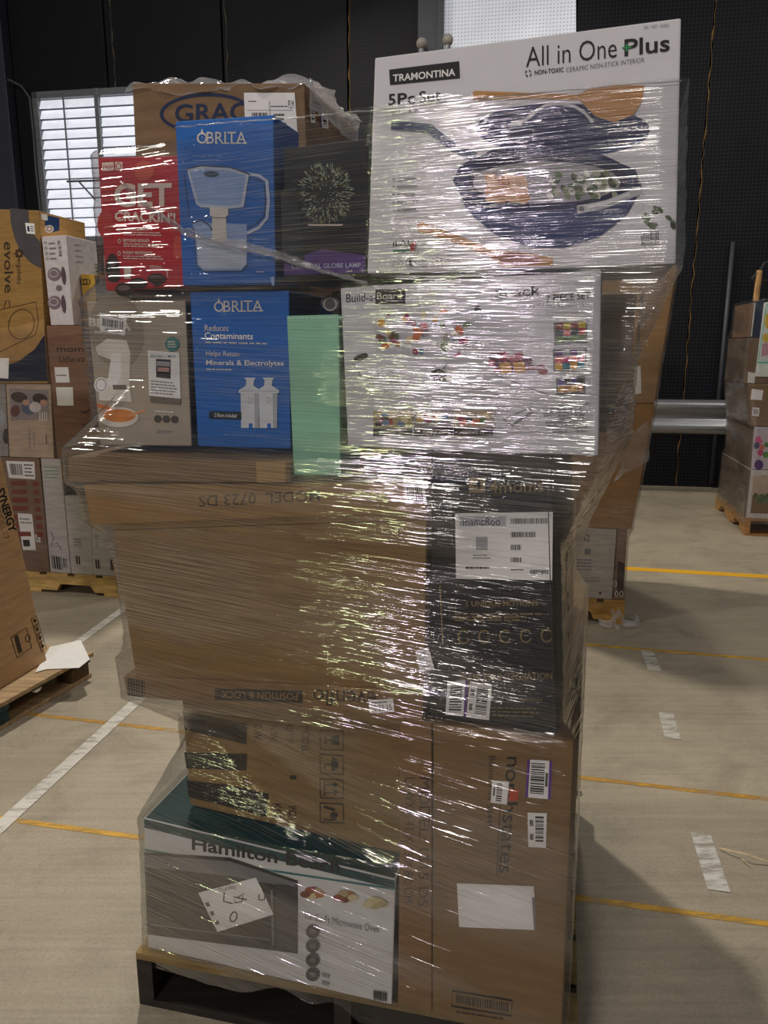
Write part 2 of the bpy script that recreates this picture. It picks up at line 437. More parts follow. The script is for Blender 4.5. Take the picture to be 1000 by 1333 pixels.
# ================================================================== BACK WALL
WA = math.radians(9.5)
WU = Vector((math.cos(WA), -math.sin(WA), 0)); WV = Vector((math.sin(WA), math.cos(WA), 0)); WO = Vector((2.844, 8.234, 0))
WF = Face(WO, -WV)
def wall_mat(h, dots=True, h2='#2c2e36', emit=0, rough=.55, dscale=28):
    m = bpy.data.materials.new('perforated_panel'); m.use_nodes = True
    nt = m.node_tree; L = nt.links; b = nt.nodes['Principled BSDF']; b.inputs['Roughness'].default_value = rough; b.inputs['Specular IOR Level'].default_value = .2
    tc = nd(nt, 'ShaderNodeTexCoord'); mp = nd(nt, 'ShaderNodeMapping')
    mp.inputs['Rotation'].default_value = (0, 0, WA)
    L.new(tc.outputs['Object'], mp.inputs[0])
    sep = nd(nt, 'ShaderNodeSeparateXYZ'); L.new(mp.outputs[0], sep.inputs[0])
    def cell(out):
        a = nd(nt, 'ShaderNodeMath', operation='MULTIPLY'); a.inputs[1].default_value = dscale; L.new(out, a.inputs[0])
        f = nd(nt, 'ShaderNodeMath', operation='FRACT'); L.new(a.outputs[0], f.inputs[0])
        g = nd(nt, 'ShaderNodeMath', operation='SUBTRACT'); g.inputs[1].default_value = .5; L.new(f.outputs[0], g.inputs[0])
        q = nd(nt, 'ShaderNodeMath', operation='MULTIPLY'); L.new(g.outputs[0], q.inputs[0]); L.new(g.outputs[0], q.inputs[1]); return q
    x, z = cell(sep.outputs['X']), cell(sep.outputs['Z'])
    s = nd(nt, 'ShaderNodeMath', operation='ADD'); L.new(x.outputs[0], s.inputs[0]); L.new(z.outputs[0], s.inputs[1])
    lt = nd(nt, 'ShaderNodeMath', operation='LESS_THAN'); lt.inputs[1].default_value = .05; L.new(s.outputs[0], lt.inputs[0])
    mx = nd(nt, 'ShaderNodeMix', data_type='RGBA'); mx.inputs[6].default_value = lin(h); mx.inputs[7].default_value = lin(h2)
    L.new(lt.outputs[0], mx.inputs[0])
    n = nd(nt, 'ShaderNodeTexNoise'); n.inputs['Scale'].default_value = .9; n.inputs['Detail'].default_value = 5; L.new(tc.outputs['Object'], n.inputs['Vector'])
    r = nd(nt, 'ShaderNodeMapRange'); r.inputs[1].default_value = .3; r.inputs[2].default_value = .7; r.inputs[3].default_value = .7; r.inputs[4].default_value = 1.15
    L.new(n.outputs[0], r.inputs[0])
    m2 = nd(nt, 'ShaderNodeMix', data_type='RGBA', blend_type='MULTIPLY'); m2.inputs[0].default_value = 1
    L.new(mx.outputs[2], m2.inputs[6]); L.new(r.outputs[0], m2.inputs[7]); L.new(m2.outputs[2], b.inputs['Base Color'])
    if emit: L.new(m2.outputs[2], b.inputs['Emission Color']); b.inputs['Emission Strength'].default_value = emit
    return m
M_wall = wall_mat('#0f1015', h2='#262830'); M_wall2 = wall_mat('#0c0d13', h2='#171921')
wall = empty('wall_back', tuple(WO), kind='structure')
def ws(px, py=200): return (WF.P(px, py, -1)-WO).dot(WU)
WH = 5.2
M_dark = mat('dark_steel', '#1b1c20', .5, 'metal'); M_seam = mat('grey_sealant', '#5b5547', .8, 'wood'); M_seam2 = mat('yellowed_sealant', '#6e5734', .8, 'wood')
mbk = MB(); c = WO+WU*-4.5+WV*.16+Z*WH/2; mbk.box(c, 24, .06, WH, (WU, WV, Z))
mbk.build('backing', mat('black_backing', '#08080a', .8), wall)
seams = [-16.0, -12.5, -9.0, ws(-260), ws(10), ws(147), ws(295), ws(455, 300), ws(560), ws(750, 30), ws(905, 330), ws(1120), 6.5]
for i in range(len(seams)-1):
    a, b = seams[i]+.008, seams[i+1]-.008
    m = MB(); m.box(WO+WU*(a+b)/2+WV*.02+Z*(WH/2), b-a, .04, WH, (WU, WV, Z)); m.build('wall_panel', M_wall if i in (9, 10, 11) else M_wall2, wall, bevel=.006)
for px, py, cc in ((147, 60, M_seam), (295, 60, M_seam), (455, 60, M_seam2), (905, 330, M_seam2)):
    s = ws(px, py); pts = []
    rnd = random.Random(px)
    for k in range(60):
        z = WH*k/59; pts.append(WO+WU*(s+rnd.uniform(-.010, .010))-WV*.002+Z*z)
    m = MB(); m.tube(pts, lambda t: .003+.010*max(0, math.sin(t*57+px)*math.sin(t*131+px*2)), 5); m.build('seam_sealant', cc, wall)
for px, w in ((-10, .34), (560, .22)):       # steel columns in front of the panels
    s = ws(px, 40); m = MB(); m.box(WO+WU*s-WV*.06+Z*WH/2, w, .10, WH, (WU, WV, Z))
    m.box(WO+WU*(s+w*.55)-WV*.09+Z*WH/2, .05, .14, WH, (WU, WV, Z)); m.build('steel_column', mat('column_steel', '#2b2e37', .5, 'metal'), wall, bevel=.004)
m = MB(); s = ws(1010, 300)
for px in (945,):
    s = ws(px, 400); m.tube([WO+WU*s-WV*.05+Z*.05, WO+WU*s-WV*.05+Z*2.5], .022, 10)
m.build('conduit_pipe', mat('grey_pipe', '#3b3d42', .45, 'metal'), wall, smooth=True)
# lit translucent panel
WP0 = WO-WV*.03
LF = Face(WP0, -WV)
p = [LF.P(577, -70, -1), LF.P(750, -70, -1), LF.P(750, 70, -1), LF.P(577, 70, -1)]
m = MB(); p2 = [q-WV*-.02 for q in p]
m.add([p[3], p[2], p2[2], p2[3], p[0], p[1], p2[1], p2[0]], BOXF)
wl = m.build('window_1', wall_mat('#b3b6bd', h2='#8d9097', emit=.75, dscale=30), loc=tuple(p[3])); wl['kind'] = 'structure'
# louvre window
lv = empty('window_2', tuple(WF.P(60, 310, -1)), kind='structure')
M_alu = mat('aluminium_frame', '#74777c', .4, 'metal', metal=.4); M_slat = mat('backlit_slat', '#c9ccd4', .5, 'plain', emit=.95, var=.07)
A0 = ws(47, 122); LZt = LF.P(47, 122, -1).z; LZb = LF.P(60, 322, -1).z; LW = 1.62
def lbox(a0, a1, z0, z1, d, t, name, mm):
    q = MB(); q.box(WP0+WU*(a0+a1)/2+Z*(z0+z1)/2-WV*d, a1-a0, t, z1-z0, (WU, WV, Z)); return q.build(name, mm, lv, bevel=.004)
lbox(A0, A0+LW, LZt-.07, LZt, .03, .07, 'window_frame', M_alu); lbox(A0, A0+LW, LZb, LZb+.10, .03, .09, 'window_frame', M_alu)
lbox(A0, A0+.07, LZb, LZt, .03, .07, 'window_frame', M_alu); lbox(A0+LW-.07, A0+LW, LZb, LZt, .03, .07, 'window_frame', M_alu)
lbox(ws(134, 160)-.03, ws(134, 160)+.02, LZb, LZt, .05, .05, 'mullion', M_alu)
lbox(A0+.02, A0+LW-.02, LZb+.05, LZt-.05, -.03, .01, 'backing', mat('dark_gap', '#6c6e75', .6))
ns = 14; pit = (LZt-.07-LZb-.10)/ns
for k in range(ns):
    z = LZb+.10+pit*(k+.5); q = MB()
    t = Vector((0, 0, 1))*math.cos(.45)-WV*math.sin(.45)*-1
    q.box(WP0+WU*(A0+LW/2)+Z*z-WV*.02, LW-.14, .008, pit*.985, (WU, t.cross(WU), t)); q.build('louvre_slat', M_slat, lv)
q = MB(); s = ws(93, 180)
q.tube([WP0+WU*s+Z*(LZb+.1)-WV*.075, WP0+WU*s+Z*(LZt-.07)-WV*.075], .010, 8); q.build('control_rod', M_alu, lv)
q = MB(); a = LF.P(95, 239, -1)-WV*.12; b = LF.P(131, 238, -1)-WV*.12; c = LF.P(131, 262, -1)-WV*.12; d0 = LF.P(111, 240, -1)-WV*.12
q.tube([a, b, b+WU*.3], .012, 8); q.tube([d0, c], .010, 8); q.tube([b+WU*.3, b+WU*.3+WV*.14], .012, 8)
q.build('stay_bracket', mat('dark_bracket', '#55565c', .4, 'metal'), lv)
q = MB(); pts = [LF.P(*k, -1)-WV*.09 for k in ((-40, 100), (0, 105), (20, 108), (35, 116), (45, 130), (50, 180), (53, 225), (60, 290), (62, 320), (66, 420))]
q.tube(pts, .012, 8); tag(q.build('wall_cable', mat('grey_cable', '#4b4d52', .5), loc=tuple(pts[0]), smooth=True), 'thin grey cable arching along the wall to the louvred window', 'cable')
# glass bulbs fixed to the wall by the lit panel
M_glass = bpy.data.materials.new('clear_glass'); M_glass.use_nodes = True
gb = M_glass.node_tree.nodes['Principled BSDF']; gb.inputs['Transmission Weight'].default_value = .75; gb.inputs['Roughness'].default_value = .12; gb.inputs['Base Color'].default_value = lin('#e8e2d6')
for px, py, lab in ((549, 57, 'round glass bulb on the dark column, left of the pair'), (583, 52, 'round glass bulb in front of the lit panel, right of the pair')):
    f = Face(WO-WV*.30, -WV); c = f.P(px, py, -1)
    root = empty('glass_bulb', tuple(c), lab, 'lamp', 'glass bulbs on the wall')
    q = MB(); q.sphere(c, .055, seg=20, ring=12); q.build('globe', M_glass, root, smooth=True)
    q = MB(); q.tube([c+Z*.0, c+Z*.03+WV*.08, c+WV*.20+Z*.03], .012, 8); q.build('arm', M_dark, root)
    q = MB(); q.tube([c-Z*.05, c-Z*.085], .028, 10); q.build('socket', M_alu, root)
# guard rail
gr = empty('guard_rail', tuple(WO-WV*.45), 'galvanised corrugated steel guard rail in front of the dark wall', 'guard rail')
prof = [(.30, 0), (.285, .045), (.25, .075), (.215, .055), (.18, .01), (.155, -.005), (.13, .01), (.095, .055), (.06, .075), (.025, .045), (.01, 0)]
GF = Face(WO-WV*.45, -WV); zt = GF.P(880, 520, -1).z; zb = GF.P(880, 566, -1).z
v = []; f = []; a0, a1 = -7.0, 5.5
for a in (a0, a1):
    for sgn in (0, 1):
        for (z, d) in prof:
            v.append(WO+WU*a-WV*(.45+d+sgn*.006)+Z*(zb+(zt-zb)*z/.30))
n = len(prof)
for i in range(n-1):
    f.append((i, i+1, 2*n+i+1, 2*n+i)); f.append((n+i, 2*n+n+i, 2*n+n+i+1, n+i+1))
mesh_obj('rail_beam', v, f, mat('galvanised_steel', '#9b9da0', .35, 'metal', metal=.75), gr, smooth=True)
for a in (-5, -3, -1, 3.0, 5.0):
    q = MB(); q.box(WO+WU*a-WV*.33+Z*(zt+.02)/2, .12, .16, zt+.02, (WU, WV, Z)); q.build('post', M_alu, gr, bevel=.004)

# ================================================================== PALLETS
M_wood_old = mat('old_pallet_wood', '#5d4930', .75, 'wood'); M_wood = mat('pine_pallet_wood', '#c2a163', .7, 'wood'); M_wood_gold = mat('golden_pallet_wood', '#b98f4c', .7, 'wood')
M_teal = mat('teal_painted_wood', '#2b4248', .6, 'wood')
def pallet(label, org, U, V, w, d, h=.14, m=None, boards_along='u', stringer=None, nb=7, notch=True):
    """org: front left floor corner. boards_along u: deck boards run across the front"""
    root = empty('pallet', tuple(org+U*w/2+V*d/2), label, 'pallet'); m = m or M_wood; st = stringer or m
    if boards_along != 'u': org, U, V, w, d = org+U*w, V, -U, d, w
    ax = (U, V, Z); tb = .018
    bw = d/nb*.78
    for k in range(nb):
        b = bw/2+(d-bw)*k/(nb-1); q = MB()
        q.box(org+U*w/2+V*b+Z*(h-tb/2), w, bw, tb, ax); q.build('deck_board', m, root, bevel=.002)
    for k in range(3):
        b = bw/2+(d-bw)*k/2; q = MB(); q.box(org+U*w/2+V*b+Z*(tb/2), w, bw, tb, ax); q.build('bottom_board', st, root, bevel=.002)
    for k in range(3):
        a = .02+(w-.04)*k/2; H = h-2*tb; q = MB(); sw = .038
        pr = [(0, 0), (d*.16, 0), (d*.18, H*.45), (d*.34, H*.45), (d*.36, 0), (d*.64, 0), (d*.66, H*.45), (d*.82, H*.45), (d*.84, 0), (d, 0), (d, H), (0, H)]
        v = [org+U*(a+s*sw/2)+V*y+Z*(tb+z) for s in (-1, 1) for y, z in pr]; n = len(pr)
        f = [tuple(range(n)), tuple(range(2*n-1, n-1, -1))]+[(i, n+i, n+(i+1) % n, (i+1) % n) for i in range(n)]
        q.add(v, f); q.build('stringer', st, root)
    return root
pallet('dark worn wooden pallet under the big film-wrapped stack', O0+U0*-.025-V0*.02, *[Vector((v.x*math.cos(.045)-v.y*math.sin(.045), v.x*math.sin(.045)+v.y*math.cos(.045), 0)) for v in (U0, V0)], .985, 1.02, .14, mat('grimy_deck_wood', '#7d6842', .7, 'wood'), 'u', mat('dark_stringer_wood', '#2d2823', .7, 'wood'))

# ================================================================== MAIN STACK, lowest layer
M_teal_box = mat('dark_teal_print', '#0f3f40', .4); M_hbwhite = mat('white_box_print', '#c9c9c6', .4, 'paper', var=.03)
root, F, SF, P = carton('carton', 'white and black microwave oven carton with teal lid, bottom left of the stack',
    [(187, 1065), (515, 1145), (510, 1308), (193, 1236)], 0, .42, M_hbwhite, M_teal_box, zb=.141)
pr = Print(F, root)
M_hbdark = mat('oven_photo_black', '#1c1c1e', .35); M_hbmid = mat('oven_photo_grey', '#3b3a3c', .35); M_steelp = mat('oven_photo_steel', '#6f7072', .35)
M_tealp = mat('teal_print', '#1f6b6c', .4)
pr.poly('printed_band', [(188, 1066), (514, 1146), (514, 1157), (188, 1077)], M_teal_box, 1)
pr.text('Hamilton Beach', 250, 1106, 443, 1137, 17, M_black, .045)
pr.line('printed_band', [(188, 1106), (300, 1125), (400, 1140), (514, 1157)], 2.6, M_tealp)
pr.poly('oven_picture', [(188, 1109), (300, 1116), (388, 1146), (388, 1241), (192, 1216)], M_hbdark)
pr.poly('oven_picture', [(188, 1112), (300, 1121), (386, 1149), (385, 1156), (300, 1140), (189, 1128)], M_steelp)
pr.poly('oven_picture', [(200, 1143), (352, 1160), (352, 1222), (200, 1200)], mat('oven_glass_print', '#101012', .2))
pr.line('oven_picture', [(196, 1203), (352, 1223)], 1.5, M_steelp)
pr.line('oven_picture', [(354, 1158), (356, 1230)], 2.5, M_steelp)
pr.poly('oven_picture', [(360, 1150), (388, 1152), (388, 1240), (361, 1236)], M_hbmid)
for (cx, cy, cc) in ((408, 1162, '#8a4a34'), (451, 1166, '#7d5137'), (490, 1174, '#b0a583')):
    for k in range(10):
        a = k*2.4; pr.ell('food_picture', cx+12*math.cos(a)*(k/10), cy+4*math.sin(a), 7, 4.5, mat('food_print', ['#8a4a34', '#9d6a44', '#6d3d2a', '#a99a72', '#bfb48e'][(k+cx) % 5 if cx < 480 else 3+k % 2], .5), n=10)
pr.text('1.6 Cu Ft Microwave Oven', 398, 1195, 494, 1213, 9, M_grey)
for k in range(4):
    pr.ell('round_icon', 408, 1211+k*18.5, 9, 9, M_hbmid); pr.ell('round_icon', 408, 1211+k*18.5, 4, 3, M_steelp, n=12)
pr.lines([(420, 1262), (432, 1265), (432, 1285), (420, 1282)], 2, M_grey)
pr.lines([(195, 1238), (300, 1252), (300, 1262), (196, 1248)], 3, M_grey, .35)
pr.bars([(487, 1287), (505, 1290), (505, 1302), (487, 1299)], 14, M_black)
pr.done()
st = sticker(F, root, [(259, 1161), (334, 1141), (357, 1189), (284, 1212)], 'white paper tag with handwriting stuck askew', [
    ('text', .33, .02, .62, .16, 'Thursday'), ('lines', .03, .2, .10, .9, 3), ], k0=30)
pr = Print(F, st); pr.k = 32
pr.line('handwriting', [(293, 1160), (292, 1172), (304, 1175)], 1.8, M_black); pr.line('handwriting', [(309, 1168), (318, 1162), (316, 1172), (307, 1174), (305, 1166), (322, 1170)], 1.8, M_black)
pr.line('handwriting', [(338, 1163), (338, 1170), (345, 1170), (346, 1162)], 1.8, M_black); pr.ring('handwriting', 305, 1192, 5, 7.5, 1.8, M_black, 20)
pr.done()

root, F, SF, P = carton('carton', 'tall brown carton lettered sideways at the bottom right of the stack',
    [(563, 945), (747, 965), (732, 1333), (563, 1320)], 0, .95, M_card2, zb=.141, zt=.798)
NS = (root, F)
pr = Print(F, root)
TXT = lambda t, x0, y0, x1, y1, w, m, b=0.0: pr.textq(t, [(x0+w, y0), (x1+w, y1), (x1, y1), (x0, y0)], m, b)   # reads downwards
TXT('northstates', 660, 985, 649, 1136, 19, M_black, .01)
M_red = mat('orange_print', '#b4492c', .5)
pr.poly('printed_text', [(664, 1027), (676, 1027), (674, 1042), (662, 1042)], M_red)
TXT('Blaine, MN 55449', 636, 984, 632, 1078, 9, M_black)
pr.line('printed_line', [(651, 1048), (647, 1140)], 1.6, M_cardink)
pr.line('printed_line', [(564, 948), (563, 1300)], 1.2, M_cardink)
pr.textq('p/', [(713, 1036), (713, 1044), (705, 1044), (705, 1036)], M_black)
fr = [(589, 1289), (667, 1302), (666, 1322), (588, 1309)]
pr.line('barcode_frame', fr+[fr[0], fr[1]], 2.4, M_black)
pr.bars([(594, 1294), (662, 1305), (662, 1317), (594, 1305)], 40, M_black)
pr.lines([(594, 1314), (660, 1324), (660, 1329), (594, 1319)], 1, M_cardink)
pr.done()
M_purple = mat('purple_print', '#5a2c86', .45)
sticker(F, root, [(687, 988), (719, 990), (717, 1040), (684, 1037)], 'white barcode label with purple borders', [('fill', 0, 0, .11, 1, M_purple), ('fill', .89, 0, 1, 1, M_purple), ('vbars', .17, .08, .72, .9, 22), ('lines', .76, .1, .86, .9, 1)])
sticker(F, root, [(641, 1015), (663, 1017), (660, 1047), (639, 1044)], 'small white barcode label', [('vbars', .3, .1, .65, .9, 14), ('lines', .1, .1, .25, .9, 1)])
sticker(F, root, [(687, 1057), (712, 1058), (711, 1103), (688, 1102)], None, [('vbars', .4, .1, .85, .85, 18), ('lines', .1, .1, .3, .9, 2)])
sh = sticker(F, root, [(595, 1149), (695, 1153), (699, 1210), (598, 1206)], 'blank white paper sheet under the film', [('fill', .965, .25, 1, 1, M_grey)])

root, F, SF, P = carton('carton', 'narrow brown carton with model number printed sideways, beside the microwave carton',
    [(521, 938), (562, 944), (562, 1322), (518, 1312)], .004, .9, mat('brown_cardboard', '#816340', .7, 'card'), zb=.141, zt=.797)
pr = Print(F, root)
pr.textq('MODEL: 1515 DS', [(561, 1012), (557, 1180), (545, 1180), (546, 1012)], M_cardink)
pr.textq('LXWXH 41 X 13 X 8.0 CM', [(541, 1012), (537, 1175), (526, 1175), (527, 1012)], M_cardink)
pr.line('printed_line', [(549, 975), (549, 1008)], .1, M_cardink)
pr.done()

# the striped carton on the microwave carton
root, F, SF, P = carton('carton', 'brown carton with three black stripes and four handling symbols, above the microwave carton',
    [(237, 915), (522, 935), (522, 1098), (248, 1058)], .07, .55, M_card, zb=(.480, .452), zt=(.770, .797), a_r=.588)
pr = Print(F, root)
M_stripe = mat('faded_black_ink', '#2d2621', .6)
for q in ([(238, 925), (322, 943), (321, 969), (241, 950)], [(240, 979), (322, 981), (321, 1003), (243, 1000)], [(243, 1015), (300, 1022), (350, 1033), (347, 1063), (246, 1037)]):
    pr.poly('printed_stripe', q, M_stripe)
D = lambda t, x, y0, y1, w=10: pr.textq(t, [(x+w, y0), (x+w, y1), (x, y1), (x, y0)], M_black)
D('MODEL:', 393, 945, 981); D('QTY:', 372, 943, 969); D('N.W.:', 352, 944, 967); D('G.W.:', 331, 942, 966); D('1', 378, 1009, 1014, 8)
D('PCS', 376, 1049, 1067); D('KGS', 356, 1046, 1065); D('S', 340, 1055, 1063, 8); D('MADE IN JAPAN'[0:0] or 'M', 313, 941, 949, 8); D('AN', 316, 1012, 1026, 8)
for k in range(4):
    y = 950+k*31.5; x0 = 417; x1 = 447
    fq = [(x0, y), (x1, y+1.5), (x1+.5, y+26), (x0+.5, y+25)]
    pr.line('handling_symbol', fq+[fq[0], fq[1]], 1.5, M_black)
    cx, cy = 432, y+13
    if k == 0:
        pr.poly('handling_symbol', [(cx+10, cy-7), (cx+10, cy+7), (cx, cy+5), (cx-1, cy), (cx, cy-5)], M_black); pr.line('handling_symbol', [(cx, cy), (cx-8, cy)], 2, M_black); pr.line('handling_symbol', [(cx-8, cy-5), (cx-8, cy+5)], 2, M_black)
    elif k == 1:
        pr.ell('handling_symbol', cx, cy, 9, 9, M_black, 0, -90, 90); pr.line('handling_symbol', [(cx, cy), (cx-9, cy), (cx-10, cy+3), (cx-7, cy+4)], 1.6, M_black)
    elif k == 2:
        for dy in (-5, 5):
            pr.line('handling_symbol', [(cx-7, cy+dy), (cx+4, cy+dy)], 1.8, M_black); pr.poly('handling_symbol', [(cx+3, cy+dy-4), (cx+10, cy+dy), (cx+3, cy+dy+4)], M_black)
        pr.line('handling_symbol', [(cx-9, cy-9), (cx-9, cy+9)], 1.8, M_black)
    else:
        pr.ell('handling_symbol', cx+3, cy+3, 5, 4, M_black); pr.line('handling_symbol', [(cx-10, cy-8), (cx-2, cy-6), (cx+4, cy-4)], 3, M_black); pr.line('handling_symbol', [(cx-10, cy+8), (cx-4, cy+9), (cx+6, cy+8)], 2.4, M_black)
pr.done()

# ================================================================== large telescoping carton (middle)
root, F, SF, P = carton('carton', 'big brown carton with flared cap and tray, upside-down lettering, middle of the stack',
    [(143, 682), (562, 662), (574, 905), (178, 880)], 0.0, .62, M_card, zb=(.79, .81), zt=(1.20, 1.235), a_r=.640)
def band(name, q, off, depth, m, lab=None, a_r=None, zb=None, zt=None):
    c = [az(*p, off) for p in q]
    if a_r is not None: c[1][0] = c[2][0] = a_r
    if zb: c[3][1], c[2][1] = zb
    if zt: c[0][1], c[1][1] = zt
    W3 = lambda a, z, b: O0+U0*a+V0*b+Z*z
    TL, TR, BR, BL = c
    p = [W3(*BL, off), W3(*BR, off), W3(*BR, off+depth), W3(*BL, off+depth), W3(*TL, off), W3(*TR, off), W3(*TR, off+depth), W3(*TL, off+depth)]
    o = mesh_obj(name, p, BOXF, m, root, bevel=.004); FOOT.append(p)
    if lab: o['label'] = lab
    return Face(O0+V0*off, -V0)
F2 = band('carton_cap', [(108, 629), (562, 628), (562, 668), (118, 684)], -.012, .64, mat('brown_cardboard', '#927347', .68, 'card'), 'wider brown cap with a model number upside down', .640, zt=(1.226, 1.262))
F3 = band('carton_tray', [(160, 880), (574, 903), (574, 945), (166, 912)], -.010, .64, mat('brown_cardboard', '#7b5f3c', .68, 'card'), None, .640, zb=(.772, .800))
pr = Print(F2, root)
pr.textq('MODEL  0723 DS', [(417, 652), (259, 660), (259, 645), (417, 638)], M_cardink, .01)
pr.done()
pr = Print(F3, root)
pr.poly('printed_block', [(280, 896), (394, 899), (394, 915), (280, 911)], M_stripe)
pr.textq('POSITION & LOCK', [(388, 911), (288, 908), (288, 899), (388, 902)], mat('pale_brown_print', '#8a6c45', .6), .01)
pr.textq('evenflo', [(490, 924), (408, 917), (408, 897), (490, 900)], M_cardink, .012)
pr.bars([(166, 882), (190, 886), (190, 908), (167, 905)], 10, M_stripe, 'printed_bars')
pr.done()
sticker(F3, root, [(480, 911), (512, 909), (514, 926), (482, 928)], 'small white date label', [('lines', .1, .1, .9, .35, 1), ('text', .1, .4, .9, .85, '10 23 15')])
sticker(F2, root, [(525, 623), (551, 620), (556, 655), (528, 657)], 'small white barcode label', [('bars', .15, .3, .85, .9, 14), ('lines', .1, .08, .9, .2, 1)])
pr = Print(F, root)
pr.line('carton_seam', [(146, 690), (570, 676)], 1.0, M_cardink)
pr.done()
sticker(F, root, [(541, 847), (558, 842), (566, 871), (547, 874)], 'tilted small white label', [('lines', .2, .1, .8, .9, 4, M_grey)])

root, F, SF, P = carton('carton', 'flat brown carton lying on the big carton, its left end sticking out',
    [(88, 601), (378, 600), (378, 628), (90, 629)], -.02, .66, mat('brown_cardboard', '#7d6242', .6, 'card'), zb=(1.230, 1.252), zt=(1.280, 1.292), rise=.008)
pr = Print(F, root)
M_g2 = mat('grey_tape', '#77726c', .3, 'tape')
pr.poly('packing_tape', [(333, 601), (372, 601), (372, 628), (335, 628)], M_tape); pr.done()
root, F, SF, P = carton('carton', 'thin dark carton on the big carton under the glare, beside the mint carton',
    [(454, 603), (560, 600), (560, 622), (454, 622)], .03, .5, mat('dark_brown_box', '#4c4132', .5, 'card'), zb=(1.262, 1.266), zt=(1.285, 1.300), a_l=.512, a_r=.640)

# ================================================================== black swing carton
M_blk = mat('black_print', '#19191b', .33, 'paper', var=.08); M_gold = mat('dull_gold_print', '#7a6a45', .45)
root, F, SF, P = carton('carton', 'black glossy carton with gold lettering and a large white shipping label',
    [(562, 592), (720, 583), (726, 962), (582, 950)], 0.012, .75, M_blk, mat('black_side_print', '#231d20', .35, 'paper'), zb=.803, zt=1.318, a_l=.646)
pr = Print(F, root)
sq = [(610, 622), (632, 621), (632, 641), (611, 641)]
pr.poly('logo', sq, M_gold); pr.text('4', 616, 637, 627, 637, 12, M_blk, .03, 'logo')
pr.text('4moms', 637, 642, 708, 640, 16, M_gold, .015)
pr.text('5 UNIQUE MOTIONS', 606, 791, 700, 790, 9, M_gold, .02)
for k in range(3): pr.lines([(592, 797+k*4), (712, 797+k*4), (712, 801+k*4), (592, 801+k*4)], 1, M_gold, .5, rag=.5)
for k in range(5):
    pr.ring('gold_icon', 604+k*27, 829-k*.5, 8, 9, 2, M_gold, 0, 20, 320)
pr.text('SEAMLESS INTEGRATION', 598, 886, 719, 884, 9, M_gold, .02)
pr.text('Easy Compatible', 640, 914, 706, 914, 7, M_gold); pr.lines([(640, 918), (710, 920), (710, 935), (640, 933)], 3, M_gold, .35)
pr.line('gold_line', [(573, 762), (577, 838)], 1.6, M_gold); pr.line('gold_line', [(712, 585), (722, 960)], 1.2, mat('dark_gold', '#3c352a', .4))
pr.done()
sticker(F, root, [(593, 668), (720, 666), (719, 755), (594, 753)], 'large white shipping label with barcodes', [
    ('fill', .04, .05, .52, .2, mat('light_grey_print', '#aeb0b8', .5)), ('text', .08, .07, .46, .19, 'mamaRoo'), ('lines', .1, .80, .38, .86, 1), ('bars', .57, .09, .95, .17, 40), ('bars', .57, .29, .82, .37, 30),
    ('bars', .57, .48, .68, .56, 12), ('bars', .57, .67, .68, .74, 12), ('lines', .57, .83, .72, .87, 1), ('bars', .77, .85, .96, .91, 26), ('fill', .21, .36, .33, .56, mat('light_grey_print', '#a2a2a4', .5)), ('lines', .18, .62, .36, .7, 2, M_grey)])
sticker(F, root, [(583, 888), (609, 884), (607, 932), (580, 930)], 'white label with purple edge', [('vbars', .15, .12, .75, .9, 20), ('fill', .88, 0, 1, 1, M_purple)])
sticker(F, root, [(612, 886), (641, 891), (637, 937), (607, 933)], 'white barcode label', [('vbars', .35, .12, .85, .88, 20), ('lines', .08, .1, .28, .9, 2)])

# ================================================================== second tier
OT = .05
M_beige = mat('warm_grey_print', '#a79c8b', .45, 'paper', var=.04); M_beige_d = mat('darker_warm_grey_print', '#8f8474', .45); M_off = mat('off_white_print', '#d7d1c4', .45)
root, F, SF, P = carton('carton', 'taupe baby food maker carton with an orange bowl picture, left end of its row',
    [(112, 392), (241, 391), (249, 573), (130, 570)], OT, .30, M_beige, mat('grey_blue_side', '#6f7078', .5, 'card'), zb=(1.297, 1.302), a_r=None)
pr = Print(F, root)
pr.ell('round_shape', 152, 430, 35, 50, M_beige_d, -8)
pr.text('BEABA', 116, 424, 171, 431, 11, M_off, .07)
pr.text('BABYCOOK', 124, 434, 150, 436, 4, M_white)
pr.poly('machine_picture', [(124, 452), (140, 441), (165, 443), (170, 458), (169, 505), (172, 523), (130, 521), (128, 497), (146, 490), (150, 470), (128, 462)], M_off)
pr.poly('machine_picture', [(146, 460), (158, 460), (158, 490), (150, 505), (140, 500)], M_white)
pr.ell('machine_picture', 132, 501, 9, 10, M_white); pr.ring('machine_picture', 132, 501, 7, 8, 1, M_grey)
pr.poly('machine_picture', [(147, 501), (165, 501), (165, 507), (148, 507)], mat('brown_grey', '#6f675b', .4))
pr.ell('bowl_picture', 155, 543, 26, 13, M_off); pr.ell('bowl_picture', 156, 541, 21, 8.5, mat('carrot_puree', '#d08447', .5)); pr.poly('bowl_picture', [(126, 525), (146, 531), (144, 534), (128, 530)], mat('carrot_print', '#c96a35', .5))
pr.line('bowl_picture', [(168, 541), (190, 534)], 3, mat('spoon_print', '#d89b66', .5))
pr.ell('round_badge', 225, 448, 9.5, 9.5, mat('teal_badge', '#2c7a76', .4)); pr.poly('round_badge', [(220, 455), (230, 455), (222, 461)], mat('teal_badge', '#2c7a76', .4)); pr.lines([(219, 443), (231, 443), (231, 453), (219, 453)], 3, M_off)
pr.poly('app_panel', [(193, 456), (234, 459), (236, 519), (195, 515)], M_white); pr.text('BEABA y MOI', 197, 466, 229, 467, 4.5, M_tealp, .03)
